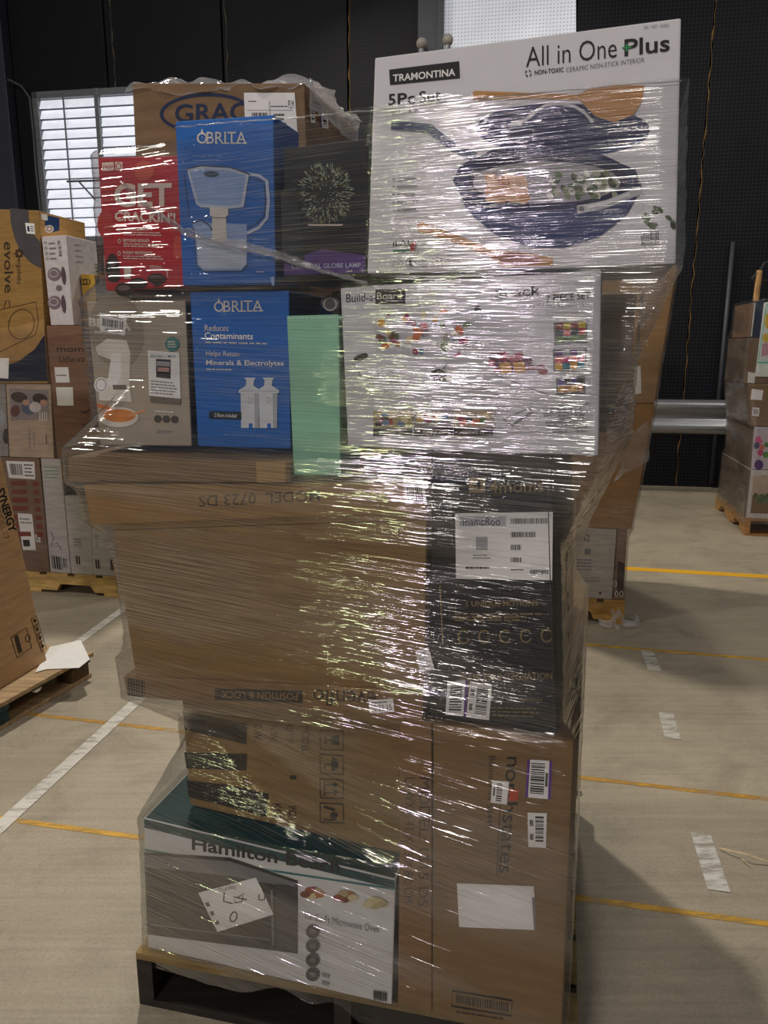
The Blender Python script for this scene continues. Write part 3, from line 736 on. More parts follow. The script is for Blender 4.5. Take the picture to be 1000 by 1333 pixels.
pr.poly('phone_picture', [(204, 467), (223, 468), (223, 493), (204, 491)], M_black); pr.poly('phone_picture', [(206, 478), (221, 479), (221, 484), (206, 483)], mat('salmon_print', '#b98e86', .5)); pr.poly('phone_picture', [(205, 470), (222, 471), (222, 477), (205, 476)], mat('grey_photo', '#9b9b9f', .4))
pr.lines([(197, 494), (233, 497), (234, 516), (197, 513)], 5, M_grey, .4); pr.poly('phone_picture', [(196, 515), (236, 519), (236, 527), (197, 524)], mat('brown_grey', '#6f675b', .4))
for k in range(3): pr.ell('round_icon', 206+k*11, 545+k*.4, 4.6, 4.8, mat('brown_grey', '#4f4a42', .4))
pr.lines([(203, 533), (232, 535), (232, 539), (203, 537)], 1, M_off); pr.lines([(205, 559), (228, 560), (228, 565), (205, 564)], 2, M_grey)
pr.done()
sticker(F, root, [(130, 407), (166, 414), (163, 437), (131, 431)], 'white barcode label stuck over the lettering', [('bars', .1, .25, .9, .68, 26), ('text', .2, .72, .8, .93, '600-71559A'), ('lines', .5, .06, .85, .16, 1)])

M_blue = mat('blue_print', '#2566b4', .35, 'paper', var=.03); M_blue_l = mat('light_blue_print', '#6d98d6', .4); M_navy = mat('navy_print', '#0f2438', .4)
root, F, SF, P = carton('carton', 'blue water filter carton showing two white filters, second tier',
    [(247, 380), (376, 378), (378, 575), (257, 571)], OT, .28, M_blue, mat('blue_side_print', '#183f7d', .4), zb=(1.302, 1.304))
pr = Print(F, root)
def brita(x, y, x1, y1, h, m):
    """logo word with serifs and a drop"""
    w = (x1-x); pr.ring('logo', x+w*.07, y-h*.45, h*.42, h*.45, h*.13, m); pr.poly('logo', [(x+w*.035, y-h*.75), (x+w*.07, y-h*1.25), (x+w*.105, y-h*.75)], m)
    xs = x+w*.17; dy = (y1-y)/w
    pr.text('BRITA', xs, y, x1, y1, h*.95, m, .0)
    n = [(.17, .20), (.36, .39), (.50, .54), (.575, .635), (.70, .77), (.82, .88), (.93, 1.0)]
    for a, b in n:
        ya = y+dy*w*a; pr.poly('printed_text', [(x+w*a-1, ya-1.2), (x+w*b+1, ya-1.2), (x+w*b+1, ya+.4), (x+w*a-1, ya+.4)], m)
brita(281, 406, 342, 405, 15, M_off)
pr.text('Reduces', 267, 431, 298, 431, 8, M_off); pr.text('Contaminants', 267, 441, 330, 442, 8.5, M_white, .03); pr.lines([(268, 444), (350, 446), (350, 449), (268, 447)], 1, M_off, .5, rag=.05)
pr.text('Helps Retain', 269, 465, 312, 466, 8.5, M_off); pr.text('Minerals & Electrolytes', 269, 477, 370, 478, 8.5, M_white, .03); pr.lines([(269, 479), (310, 480), (310, 483), (269, 482)], 1, M_off, .5)
M_filt = mat('filter_white', '#cfd2d6', .4); M_filt2 = mat('filter_grey', '#a5aab2', .4)
for x in (326.5, 350.5):
    pr.poly('filter_picture', [(x-8, 491.5), (x+7, 491.5), (x+5, 495), (x+4, 502), (x+13.5, 508), (x+13.5, 511), (x+11.5, 512), (x+11, 557), (x-12, 557), (x-12.5, 512), (x-15, 511), (x-15, 508), (x-6, 502), (x-5, 495)], M_filt)
    pr.line('filter_picture', [(x-13, 509), (x+12, 509)], 1, M_filt2); pr.poly('filter_picture', [(x-2, 551), (x+3, 551), (x+3, 558), (x-2, 558)], M_blue)
    pr.ring('filter_picture', x, 521, 3, 4, 1, M_filt2); pr.poly('filter_picture', [(x+5, 512), (x+11.3, 512), (x+11, 557), (x+6, 557)], M_filt2)
pr.poly('banner', [(273, 535), (315, 536), (315, 546), (273, 545)], M_navy); pr.text('2 filters included', 280, 542.5, 309, 543.5, 5, M_white)
pr.lines([(292, 564), (346, 566), (346, 569), (292, 567)], 1, M_blue_l, .4, rag=0); pr.done()

M_mint = mat('mint_print', '#8fc3a6', .45, 'paper', var=.03)
root, F, SF, P = carton('carton', 'plain mint green carton standing between the blue and white cartons',
    [(373, 411), (450, 409), (455, 612), (382, 609)], -.005, .12, M_mint, zb=(1.264, 1.266), a_r=.480)
pr = Print(F, root)
pr.lines([(374, 412), (449, 410), (449, 416), (374, 417)], 1, mat('pale_mint', '#a9d3bb', .4), .4, rag=0); pr.done()

root, F, SF, P = carton('carton', 'dark carton with pictures behind the mint carton, only its top showing',
    [(379, 381), (441, 378), (444, 470), (379, 470)], .15, .2, mat('dark_print', '#3a3d38', .4, 'paper'), zb=1.302, a_l=.412)
pr = Print(F, root)
pr.text('Build', 384, 405, 400, 404, 8, M_grey); pr.ell('picture', 430, 394, 12, 10, M_steelp); pr.ring('picture', 430, 396, 9, 9, 2, M_off); pr.poly('picture', [(380, 383), (400, 382), (400, 388), (380, 389)], mat('olive_print', '#6b6b45', .4)); pr.done()

M_gw = mat('snack_box_white', '#c4c5c9', .33, 'paper', var=.03)
root, F, SF, P = carton('carton', 'white cutting board set carton with pictures of snack trays, second tier',
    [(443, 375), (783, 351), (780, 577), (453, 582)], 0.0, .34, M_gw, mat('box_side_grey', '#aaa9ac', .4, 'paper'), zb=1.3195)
pr = Print(F, root)
pr.text('Build-a-', 451, 394, 490, 392, 11, M_black); pr.poly('logo_block', [(489, 377), (528, 375), (528, 396), (489, 396)], M_black)
pr.text('Board', 491, 390, 523, 389, 9, M_off, .0); pr.text('BOARD', 495, 403, 530, 402, 4.5, M_grey)
pr.text('Snack', 645, 390, 705, 384, 14, M_black, .05); pr.text('2 PIECE SET', 711, 393, 769, 389, 9, M_black, .035)
pr.text('CUTTING BOARD LIDS', 690, 402, 768, 399, 6.5, M_grey, .0); pr.text('FOR SNACKS AND MORE', 712, 411, 768, 407, 4, M_grey)
cols = ['#a03a35', '#c99a3a', '#4c6a34', '#2f2b33', '#d9c79c', '#8c2f5a', '#c46a3a', '#5f7d9a', '#ece4d0', '#6a3b2a']
rnd = random.Random(3)
pr.poly('tray_picture', [(486, 412), (640, 404), (650, 432), (575, 470), (490, 458)], mat('tray_white', '#b9bac0', .4))
for k in range(95):
    a = rnd.random(); b = rnd.random()
    x, y = bil([(492, 410), (640, 402), (590, 462), (492, 456)], a, b)
    pr.ell('food_picture', x, y, 3+rnd.random()*5, 3+rnd.random()*3.5, mat('food_print', cols[rnd.randrange(10)], .5), rnd.random()*90, n=8, lift=4+k % 8)
pr.k = 14
pr.poly('tray_picture', [(460, 472), (572, 464), (582, 472), (560, 506), (470, 488)], mat('tray_white', '#cfcfd6', .35)); pr.line('tray_picture', [(460, 473), (470, 489), (560, 507), (582, 473)], 2, M_grey)
pr.ell('clip_picture', 571, 490, 11, 10, M_black); pr.ell('clip_picture', 470, 465, 10, 4, M_black, -20)
pr.poly('tray_picture', [(640, 485), (720, 480), (755, 500), (722, 515)], mat('tray_white', '#cfcfd6', .35)); pr.line('tray_picture', [(640, 486), (720, 516), (756, 501)], 1.5, M_grey)
for k in range(26):
    pr.ell('food_picture', 640+rnd.random()*72, 462+rnd.random()*24, 7, 5, mat('food_print', ['#9c3f4a', '#b5646a', '#7a2f36', '#5b3048'][k % 4], .5), n=9, lift=17+k % 5)
pr.k = 23
for x, y in ((659, 481), (677, 480)): pr.poly('food_picture', [(x-9, y-8), (x+6, y-9), (x+8, y+4), (x-6, y+6)], mat('cheese_print', '#c79b4d', .5))
for j, (x, y, w, h) in enumerate(((723, 420, 42, 29), (722, 455, 42, 29), (726, 492, 36, 22))):
    pr.poly('tray_picture', [(x-2, y), (x+w, y-3), (x+w, y+h-2), (x-1, y+h)], M_steelp)
    for a in range(4):
        for b in range(2 if j == 2 else 3):
            n2 = 2 if j == 2 else 3
            x0 = x+1+a*(w-3)/4; y0 = y+1-a*.7+b*(h-3)/n2
            pr.poly('food_picture', [(x0, y0), (x0+(w-5)/4, y0-.5), (x0+(w-5)/4, y0+(h-5)/n2), (x0, y0+(h-5)/n2)], mat('food_print', [['#7d3b3b', '#3c5a2c', '#2c3a3c', '#b3a13c', '#54743c', '#9c2b33', '#d1b98c'], ['#6f4a82', '#2f7a8c', '#c43a52', '#8c8f96', '#d1a63c', '#b92f6a', '#3b6a4a'], ['#5b4a8c', '#9c3b3b', '#c49a3c', '#34343c', '#7a5a9c', '#b5763c']][j][(a*3+b*2) % 6], .5))
pr.text('AS A BOARD,', 610, 511, 652, 509, 5, M_grey); pr.lines([(615, 512), (650, 511), (650, 517), (615, 518)], 1, M_grey)
for k, x in enumerate((487, 540, 592)):
    pr.poly('small_photo', [(x, 534), (x+51, 533), (x+51, 566), (x, 567)], mat('photo_tone', ['#a3956f', '#8f8b8c', '#a89a84'][k], .5))
    for j in range(8): pr.ell('small_photo', x+6+rnd.random()*38, 540+rnd.random()*12, 5, 4, mat('food_print', cols[rnd.randrange(10)], .5), n=8)
    pr.poly('small_photo', [(x, 557), (x+51, 556), (x+51, 566), (x, 567)], M_black); pr.text(['MAKE IT', 'TAKE IT', 'SERVE IT'][k], x+11, 564.5, x+40, 564, 4.5, M_off)
pr.line('small_photo', [(646, 529), (700, 527), (701, 561), (646, 563), (646, 529)], .8, M_grey); pr.poly('small_photo', [(655, 545), (690, 530), (696, 535), (668, 555)], M_steelp); pr.poly('small_photo', [(658, 545), (690, 532), (692, 535), (667, 551)], M_gw)
pr.text('PULL TO UNLOCK', 651, 559, 690, 559, 4, M_grey)
pr.text('2 PIECE SET INCLUDES:', 722, 528, 767, 526, 4, M_black)
pr.lines([(705, 530), (768, 528), (768, 562), (715, 564)], 8, M_grey, .5); pr.done()

root, F, SF, P = carton('carton', 'grey-brown carton under film behind the cutting board carton, at its right',
    [(770, 355), (835, 352), (812, 560), (770, 560)], .36, .45, mat('grey_cardboard', '#8c8072', .6, 'card'), zb=1.3195, a_r=.985, a_l=.75, zt=1.60)
pr = Print(SF, root); pr.done()

# ================================================================== third tier
M_dred = mat('red_print', '#b3202e', .35, 'paper', var=.03)
root, F, SF, P = carton('carton', 'red egg cooker carton with large pale lettering, top left of the stack',
    [(127, 204), (231, 203), (244, 380), (139, 388)], OT-.005, .14, M_dred, zt=(1.846, 1.838), zb=(1.603, 1.608), a_r=.176)
TB = P
pr = Print(F, root)
M_cream = mat('cream_print', '#ddd0c4', .4)
M_dred2 = mat('darker_red_print', '#8d2d2a', .4)
pr.ell('round_shape', 188, 222, 13, 13, mat('orange_red', '#c0503e', .4)); pr.ell('round_shape', 138, 292, 11, 18, mat('orange_red', '#b03a35', .4)); pr.ell('round_shape', 232, 322, 6, 16, mat('orange_red', '#bb4a3e', .4))
pr.poly('logo', [(133, 212), (148, 211), (149, 222), (134, 223)], M_cream); pr.text('DASH', 135, 220, 147, 219.5, 5, M_dred, .04, 'logo'); pr.poly('logo', [(150, 211), (160, 211), (160, 222), (151, 222)], M_cream); pr.ring('logo', 155, 216.5, 4, 4.4, 1.2, M_dred)
pr.text('GET', 149, 270, 224, 269, 31, M_cream, .07); pr.text("CRACKIN'!", 150, 288, 229, 290, 13, M_cream, .06)
for k, (t, y) in enumerate((('6 EGG CAPACITY', 299), ('BEYOND BOILED', 314), ('FUNNY MORNINGS', 330))):
    pr.text(t, 161, y+1, 161+[38, 34, 38][k], y+1.5, 4, M_cream, .04); pr.lines([(161, y+2), (216, y+3), (216, y+9), (162, y+8)], 2, M_cream, .4); pr.ring('icon', 156, y, 2, 3, .8, M_cream)
M_dkimg = mat('dark_photo', '#2a1a1b', .35); M_dkimg2 = mat('dark_photo_light', '#6a5a5a', .35)
pr.poly('cooker_picture', [(140, 338), (144, 331), (148, 330), (152, 334), (156, 344), (157, 362), (152, 368), (142, 366), (138, 352)], M_dkimg); pr.ell('cooker_picture', 147, 343, 5, 4, M_dkimg2); pr.line('cooker_picture', [(139, 356), (157, 355)], 1.5, M_dkimg2)
pr.poly('cup_picture', [(162, 347), (172, 347), (171, 363), (163, 363)], M_off)
for a in ((181, 369, 12, 7), (163, 377, 12, 9), (205, 363, 12, 7)): pr.ell('cooker_picture', *a, M_dkimg); pr.ell('cooker_picture', a[0]-1, a[1]-2, a[2]*.7, a[3]*.4, M_dkimg2)
pr.poly('cooker_picture', [(195, 362), (216, 361), (210, 372), (202, 373)], M_dkimg)
pr.lines([(196, 345), (216, 347), (216, 352), (196, 350)], 2, M_cream); pr.ring('arrow', 212, 358, 8, 8, 1, M_cream, 0, -80, 20); pr.done()

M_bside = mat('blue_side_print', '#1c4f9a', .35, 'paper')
root, F, SF, P = carton('carton', 'blue carton with a picture of a water filter pitcher, third tier',
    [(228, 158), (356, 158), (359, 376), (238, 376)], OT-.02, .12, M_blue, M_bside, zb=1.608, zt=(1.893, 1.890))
BP = P
pr = Print(F, root)
brita(259, 187, 321, 187, 16, M_off)
pr.text('SmartLight filter change', 252, 206, 291, 206, 5, M_blue_l, .03); pr.lines([(252, 207), (290, 207), (290, 211), (252, 211)], 1, M_blue_l)
M_pl = mat('pitcher_print', '#6f93c6', .3); M_pl2 = mat('pitcher_light', '#b9c2d2', .3); M_pl3 = mat('pitcher_pale', '#8fa8cf', .3)
M_rim = mat('dark_rim', '#3b4a63', .3)
pr.line('pitcher_picture', [(322, 226), (338, 229), (348, 236), (350, 262), (348, 284), (338, 296), (322, 304)], 4, M_pl2)
pr.line('pitcher_picture', [(324, 231), (338, 234), (344, 240), (346, 262), (344, 281), (334, 291), (324, 297)], 1.2, M_rim)
pr.poly('pitcher_picture', [(251, 292), (256, 286), (272, 290), (322, 292), (322, 344), (316, 353), (264, 353), (257, 346), (254, 300)], M_pl3)
pr.poly('pitcher_picture', [(257, 312), (321, 312), (321, 343), (315, 350), (265, 350), (259, 344)], M_pl2)
pr.poly('pitcher_picture', [(244, 221), (262, 216), (300, 218), (325, 226), (318, 270), (300, 272), (262, 270), (256, 266)], M_pl2)
pr.poly('pitcher_picture', [(248, 224), (263, 221), (298, 222), (321, 229), (314, 266), (298, 268), (264, 266), (259, 263)], M_pl3)
pr.line('pitcher_picture', [(243, 221), (262, 216), (300, 218), (326, 227)], 2, M_rim); pr.ell('pitcher_picture', 276, 227, 10, 4, M_rim)
pr.poly('pitcher_picture', [(274, 270), (298, 271), (298, 280), (295, 282), (296, 314), (277, 314), (277, 282), (274, 280)], M_off); pr.line('pitcher_picture', [(275, 283), (297, 284)], 1.2, M_steelp)
pr.line('pitcher_picture', [(253, 296), (257, 345), (265, 353), (315, 353), (323, 344)], 1.3, M_rim); pr.line('pitcher_picture', [(251, 291), (262, 287), (272, 292), (277, 300)], 2, M_rim)
pr.lines([(330, 310), (352, 310), (352, 318), (330, 318)], 2, M_blue_l, .5); pr.text('Large', 331, 336, 348, 336, 5, M_blue_l, .03); pr.text('capacity', 331, 341.5, 350, 341.5, 5, M_blue_l, .03)
pr.line('printed_line', [(240, 226), (247, 282)], .8, mat('dark_rim', '#3b4a63', .3)); pr.line('printed_line', [(334, 354), (345, 354)], 1, M_off); pr.poly('printed_patch', [(353, 361), (358, 360), (358, 372), (355, 372)], M_pl3); pr.done()

M_lampb = mat('night_print', '#131315', .35, 'paper'); M_pu = mat('purple_band', '#5c3f7e', .4)
root, F, SF, P = carton('carton', 'black carton picturing a glowing spiky globe lamp above a purple band',
    [(369, 190), (484, 184), (478, 357), (369, 359)], .02, .22, M_lampb, mat('lamp_side', '#2a2a30', .4, 'paper'), zb=(1.612, 1.614), zt=(1.832, 1.838), a_r=.527)
pr = Print(F, root)
pr.poly('printed_band', [(370, 342), (420, 324), (476, 333), (476, 355), (370, 358)], M_pu)
pr.text('CELESTIAL GLOBE LAMP', 380, 350, 470, 348, 6, M_pl2, .02)
pr.poly('printed_shape', [(366, 250), (385, 230), (398, 350), (368, 342)], mat('grey_green', '#25282b', .4))
pr.ell('globe_picture', 424, 252, 34, 37, mat('globe_dark', '#1c211f', .3))
M_gl = [mat('spark_a', '#b9c2a6', .4), mat('spark_b', '#7d8f86', .4), mat('spark_c', '#8d7d4a', .4)]
rnd = random.Random(8); pr.k += 1
for k in range(420):
    a = rnd.random()*6.283; r = .08+.92*math.sqrt(rnd.random())
    x, y = 424+34*r*math.cos(a), 252+37*r*math.sin(a); l = 2+4*r
    dx, dy = math.cos(a)*l, math.sin(a)*l
    nx, ny = -math.sin(a)*.5, math.cos(a)*.5
    pr.poly('globe_picture', [(x+nx, y+ny), (x+dx, y+dy), (x-nx, y-ny)], M_gl[k % 3 if k % 5 else 0], lift=4+k % 4)
pr.k = 9
pr.ell('globe_picture', 424, 292, 23, 5, M_cream, 0, 0, 180); pr.poly('globe_picture', [(401, 294), (445, 294), (442, 322), (420, 318), (405, 324)], mat('stand_print', '#0b0b0c', .3)); pr.done()

M_tram = mat('white_gloss_box', '#d3d3d6', .3, 'paper', var=.02)
root, F, SF, P = carton('carton', 'large white cookware set carton with blue pan picture, top right of the stack',
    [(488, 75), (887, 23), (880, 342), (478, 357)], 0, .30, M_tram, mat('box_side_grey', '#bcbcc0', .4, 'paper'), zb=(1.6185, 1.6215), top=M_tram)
TR = P
pr = Print(F, root)
M_lg = mat('pale_grey_print', '#c4c5c9', .35)
for k in range(9):
    pr.line('pattern', [(490+k*44, 350-k*2), (560+k*44-20, 250)], .8, M_lg, ) if k < 8 else None
pr.poly('logo_block', [(507, 91), (598, 80), (599, 102), (508, 111)], M_black); pr.text('TRAMONTINA', 512, 107, 593, 99, 9.5, M_white, .04)
pr.text('5', 506, 138, 515, 137, 15, M_black, .03); pr.text('Pc', 518, 137, 541, 135, 15, M_black, .035); pr.text('Set', 546, 134.5, 574, 131, 15, M_black)
pr.text('5.2 / 4.7 L', 510, 150, 552, 147, 6, M_grey)
pr.text('All in One', 685, 88, 803, 75, 26, M_black, -.012); pr.text('Plus', 813, 74, 872, 67, 22, M_black, .03)
pr.textq('+', [(810, 58), (822, 57), (822, 67), (810, 68)], mat('green_print', '#2f8f4a', .4), .03)
pr.text('NON-TOXIC', 696, 98, 734, 94, 6, M_black, .03); pr.text('CERAMIC NON-STICK INTERIOR', 737, 94.5, 839, 81, 6, M_grey)
for a in range(4): pr.ring('icon', 688, 96, 4.5, 4.5, 1.5, M_black, a*90, 10, 60, n=6)
pr.text('256 / ART. 105855', 838, 38, 871, 35, 3.5, M_grey)
M_wsp = mat('wooden_spoon_print', '#b88a55', .45); M_pan = mat('navy_pan_print', '#272f52', .3); M_pan2 = mat('navy_pan_light', '#3b456f', .3); M_pan3 = mat('navy_pan_dark', '#1b2140', .3); M_stl = mat('steel_print', '#b5b6bb', .3)
pr.ell('pan_picture', 733, 170, 113, 34, M_pan2, 1); pr.ell('pan_picture', 734, 167, 112, 32, M_pan, 1)
pr.ell('pan_picture', 735, 172, 95, 24, M_pan3, 2); pr.ell('pan_picture', 735, 171, 92, 22.5, M_pan, 2)
pr.line('pan_picture', [(668, 160), (684, 157), (696, 147), (710, 138), (730, 136), (748, 139), (762, 148), (772, 160)], 4, M_stl); pr.line('pan_picture', [(666, 161), (680, 160)], 6, M_stl)
pr.poly('spoon_picture', [(616, 120), (620, 119), (700, 122), (752, 124), (768, 116), (800, 111), (839, 112), (836, 132), (825, 150), (800, 160), (775, 152), (755, 131), (700, 129), (616, 131)], M_wsp)
pr.line('spoon_picture', [(634, 123), (660, 124), (660, 128), (634, 127), (634, 123)], .8, mat('spoon_dark', '#7a5a35', .5))
pr.line('pan_picture', [(510, 163), (560, 168), (590, 192), (620, 205)], 12, mat('handle_print', '#4a5273', .3))
bowl = [(590, 235), (600, 215), (640, 196), (700, 190), (770, 195), (828, 222), (836, 245)]
pr.poly('pan_picture', bowl+[(815, 282), (778, 310), (735, 323), (690, 322), (645, 306), (612, 278)], M_pan)
pr.poly('pan_picture', [(600, 262), (700, 268), (790, 262), (832, 248), (812, 284), (775, 311), (735, 323), (690, 322), (645, 306), (614, 280)], M_pan2)
pr.ell('pan_picture', 713, 236, 105, 34, M_pan3, 0)
pr.ell('pan_picture', 712, 238, 96, 27, mat('pan_inside', '#8f8f93', .35))
rnd = random.Random(5); pr.k += 1; kk = pr.k
for k in range(26): pr.ell('food_picture', 660+rnd.random()*42-20, 232+rnd.random()*28, 10, 7, mat('food_print', ['#c79a6c', '#d9b48a', '#b5835a', '#caa27a'][k % 4], .5), rnd.random()*90, n=9, lift=kk+k % 4)
for k in range(46): pr.ell('food_picture', 712+rnd.random()*90, 226+rnd.random()*30, 6, 4, mat('food_print', ['#4c6040', '#6d7a58', '#c9c9c0', '#39462f', '#9aa08a'][k % 5], .5), rnd.random()*90, n=7, lift=kk+k % 4)
pr.k = kk+5
pr.poly('pan_picture', [(600, 255), (640, 264), (700, 268), (760, 262), (752, 272), (700, 276), (640, 272), (606, 266)], M_pan)
pr.line('pan_picture', [(752, 274), (790, 266), (835, 248)], 10, M_stl); pr.line('pan_picture', [(765, 270), (790, 264), (820, 253)], 4.5, M_tram); pr.ell('pan_picture', 757, 273, 4, 4, M_steelp)
pr.poly('spoon_picture', [(543, 293), (549, 289), (600, 308), (642, 325), (690, 330), (720, 336), (720, 346), (655, 349), (638, 334), (598, 318), (545, 302)], M_wsp)
pr.ell('spoon_picture', 672, 338, 30, 8, mat('spoon_bowl', '#9a5f42', .5), 5)
for k in range(5): pr.line('bullet_text', [(512, 234+k*10), (515, 234+k*10)], 2, M_grey); pr.lines([(518, 231+k*10), (548, 230+k*10), (548, 235+k*10), (518, 237+k*10)], 1, M_grey)
for k in range(16): pr.ell('herb_picture', 838+rnd.random()*40, 262+rnd.random()*34, 5, 3, mat('herb_print', ['#4c5a40', '#6a7560'][k % 2], .5), rnd.random()*90, n=7, lift=6+k % 3)
pr.text('ILAG', 513, 322, 540, 320, 8, M_black, .03); pr.poly('logo', [(513, 326), (535, 325), (535, 329), (513, 330)], mat('green_print', '#2f7a4a', .4)); pr.poly('logo', [(535, 318), (543, 315), (541, 326), (536, 329)], mat('red_logo', '#b03038', .4))
for k in range(6):
    pr.ring('round_icon', 519+k*17, 344-k*1.2, 6.5, 6.5, 1, M_grey)
    if k == 1: pr.ell('round_icon', 536, 343, 2.6, 4.4, M_black)
    else: pr.lines([(516+k*17, 341-k*1.2), (522+k*17, 341-k*1.2), (522+k*17, 347-k*1.2), (516+k*17, 347-k*1.2)], 3, M_grey, .4)
pr.bars([(834, 303), (858, 301), (858, 318), (834, 320)], 20, M_grey); pr.done()

root, F, SF, P = carton('carton', 'worn brown carton with a navy oval logo behind the blue pitcher carton',
    [(172, 108), (396, 108), (402, 250), (176, 250)], .26, .34, mat('brown_cardboard', '#7b6349', .7, 'card'), mat('brown_side_card', '#7c5e45', .7, 'card'), zb=1.612, shear=-.0)
GRP = P
pr = Print(F, root); M_nv = mat('navy_ink', '#1d2c4c', .5)
pr.ring('logo', 268, 147, 60, 26, 4.5, M_nv, -2)
pr.text('GRACO', 228, 160, 352, 156, 24, M_nv, .03)
for x in (246, 262, 271, 285): pr.poly('logo', [(x-4, 157.5), (x+7, 157.5), (x+7, 160), (x-4, 160)], M_nv)
pr.done()
sticker(F, root, [(318, 121), (384, 121), (388, 175), (320, 175)], 'white perforated shipping label', [('lines', .08, .18, .26, .24, 1), ('lines', .52, .30, .85, .36, 1), ('bars', .14, .48, .44, .82, 16), ('text', .86, .18, .97, .38, 'PLM'), ('lines', .56, .48, .8, .8, 3), ('fill', .49, .2, .5, .75, M_black), ('fill', .05, .42, .95, .43, M_grey)])
sticker(SF, root, [(402, 136), (408, 139), (410, 160), (404, 160)], None, [('vbars', .2, .1, .8, .9, 8)])
sticker(SF, root, [(415, 138), (425, 144), (427, 168), (417, 166)], 'white label with purple marks on the side', [('vbars', .3, .1, .8, .9, 8), ('fill', 0, 0, .15, 1, M_purple)])

# a plain carton for what carries the back of the top cartons
# ================================================================== STRETCH FILM
def film_mat(name='stretch_film', strength=1.0, haze=.012, refl=2.3, rough=.12, dist=.0019):
    m = bpy.data.materials.new(name); m.use_nodes = True
    nt = m.node_tree; L = nt.links
    for n in list(nt.nodes):
        if n.type == 'BSDF_PRINCIPLED': nt.nodes.remove(n)
    out = nt.nodes['Material Output']
    uv = nd(nt, 'ShaderNodeUVMap'); uv.uv_map = 'streak'
    def noi(sx, sy, detail=3, rough=.6, dist=0, loc=0):
        mp = nd(nt, 'ShaderNodeMapping'); mp.inputs['Scale'].default_value = (sx, sy, 1); mp.inputs['Location'].default_value = (loc, loc*1.7, 0)
        L.new(uv.outputs[0], mp.inputs[0])
        n = nd(nt, 'ShaderNodeTexNoise'); n.noise_dimensions = '2D'; n.inputs['Scale'].default_value = 1; n.inputs['Detail'].default_value = detail; n.inputs['Roughness'].default_value = rough; n.inputs['Distortion'].default_value = dist
        L.new(mp.outputs[0], n.inputs['Vector']); return n
    a = noi(5, 210, 1, .4, .1); b = noi(9, 430, 0, .5, 0, 3.1); c = noi(30, 45, 1, .5, .2, 7.7); g = noi(1.6, 7, 3, .5, .3, 11)
    def M(op, x, y, clamp=False):
        n = nd(nt, 'ShaderNodeMath', operation=op); n.use_clamp = clamp
        for i, q in enumerate((x, y)):
            if isinstance(q, (int, float)): n.inputs[i].default_value = q
            else: L.new(q, n.inputs[i])
        return n.outputs[0]
    h = M('ADD', M('MULTIPLY', a.outputs[0], 1.0), M('MULTIPLY', b.outputs[0], .55))
    h = M('ADD', h, M('MULTIPLY', c.outputs[0], .30))
    h = M('ADD', h, M('MULTIPLY', g.outputs[0], 2.0))
    sp = nd(nt, 'ShaderNodeSeparateXYZ'); L.new(uv.outputs[0], sp.inputs[0])
    zr = nd(nt, 'ShaderNodeMapRange'); zr.inputs[1].default_value = .35; zr.inputs[2].default_value = 1.1; zr.inputs[3].default_value = .72; zr.inputs[4].default_value = 1.0
    L.new(sp.outputs[1], zr.inputs[0]); h = M('MULTIPLY', h, zr.outputs[0])
    bp = nd(nt, 'ShaderNodeBump'); bp.inputs['Strength'].default_value = strength; bp.inputs['Distance'].default_value = dist
    L.new(h, bp.inputs['Height'])
    gl = nd(nt, 'ShaderNodeBsdfAnisotropic', distribution='BECKMANN'); gl.inputs['Roughness'].default_value = rough
    L.new(bp.outputs[0], gl.inputs['Normal']); gl.inputs['Color'].default_value = (1, 1, 1, 1)
    fr = nd(nt, 'ShaderNodeFresnel'); fr.inputs[0].default_value = 1.5
    L.new(bp.outputs[0], fr.inputs['Normal'])
    tr = nd(nt, 'ShaderNodeBsdfTransparent'); tr.inputs[0].default_value = (.95, .95, .95, 1)
    df = nd(nt, 'ShaderNodeBsdfDiffuse'); df.inputs[0].default_value = (.85, .85, .88, 1)
    tl = nd(nt, 'ShaderNodeBsdfTranslucent'); tl.inputs[0].default_value = (.9, .9, .93, 1)
    dm = nd(nt, 'ShaderNodeMixShader'); dm.inputs[0].default_value = .4; L.new(df.outputs[0], dm.inputs[1]); L.new(tl.outputs[0], dm.inputs[2])
    st = M('MULTIPLY', M('SUBTRACT', a.outputs[0], .52), 5.0, True)
    gm = M('MULTIPLY', M('SUBTRACT', g.outputs[0], .40), 4.0, True)
    hz = M('ADD', haze*.5, M('MULTIPLY', M('MULTIPLY', st, gm), haze*4))
    m1 = nd(nt, 'ShaderNodeMixShader'); L.new(hz, m1.inputs[0]); L.new(tr.outputs[0], m1.inputs[1]); L.new(dm.outputs[0], m1.inputs[2])
    cov = nd(nt, 'ShaderNodeMapRange'); cov.inputs[1].default_value = .38; cov.inputs[2].default_value = .62; cov.inputs[3].default_value = .35; cov.inputs[4].default_value = 1.15
    L.new(g.outputs[0], cov.inputs[0])
    fc = M('MULTIPLY', M('MULTIPLY', fr.outputs[0], cov.outputs[0]), 1.9*refl)
    fc = M('MINIMUM', fc, .5)
    m2 = nd(nt, 'ShaderNodeMixShader'); L.new(fc, m2.inputs[0]); L.new(m1.outputs[0], m2.inputs[1]); L.new(gl.outputs[0], m2.inputs[2])
    L.new(m2.outputs[0], out.inputs[0])
    return m
M_film = film_mat()

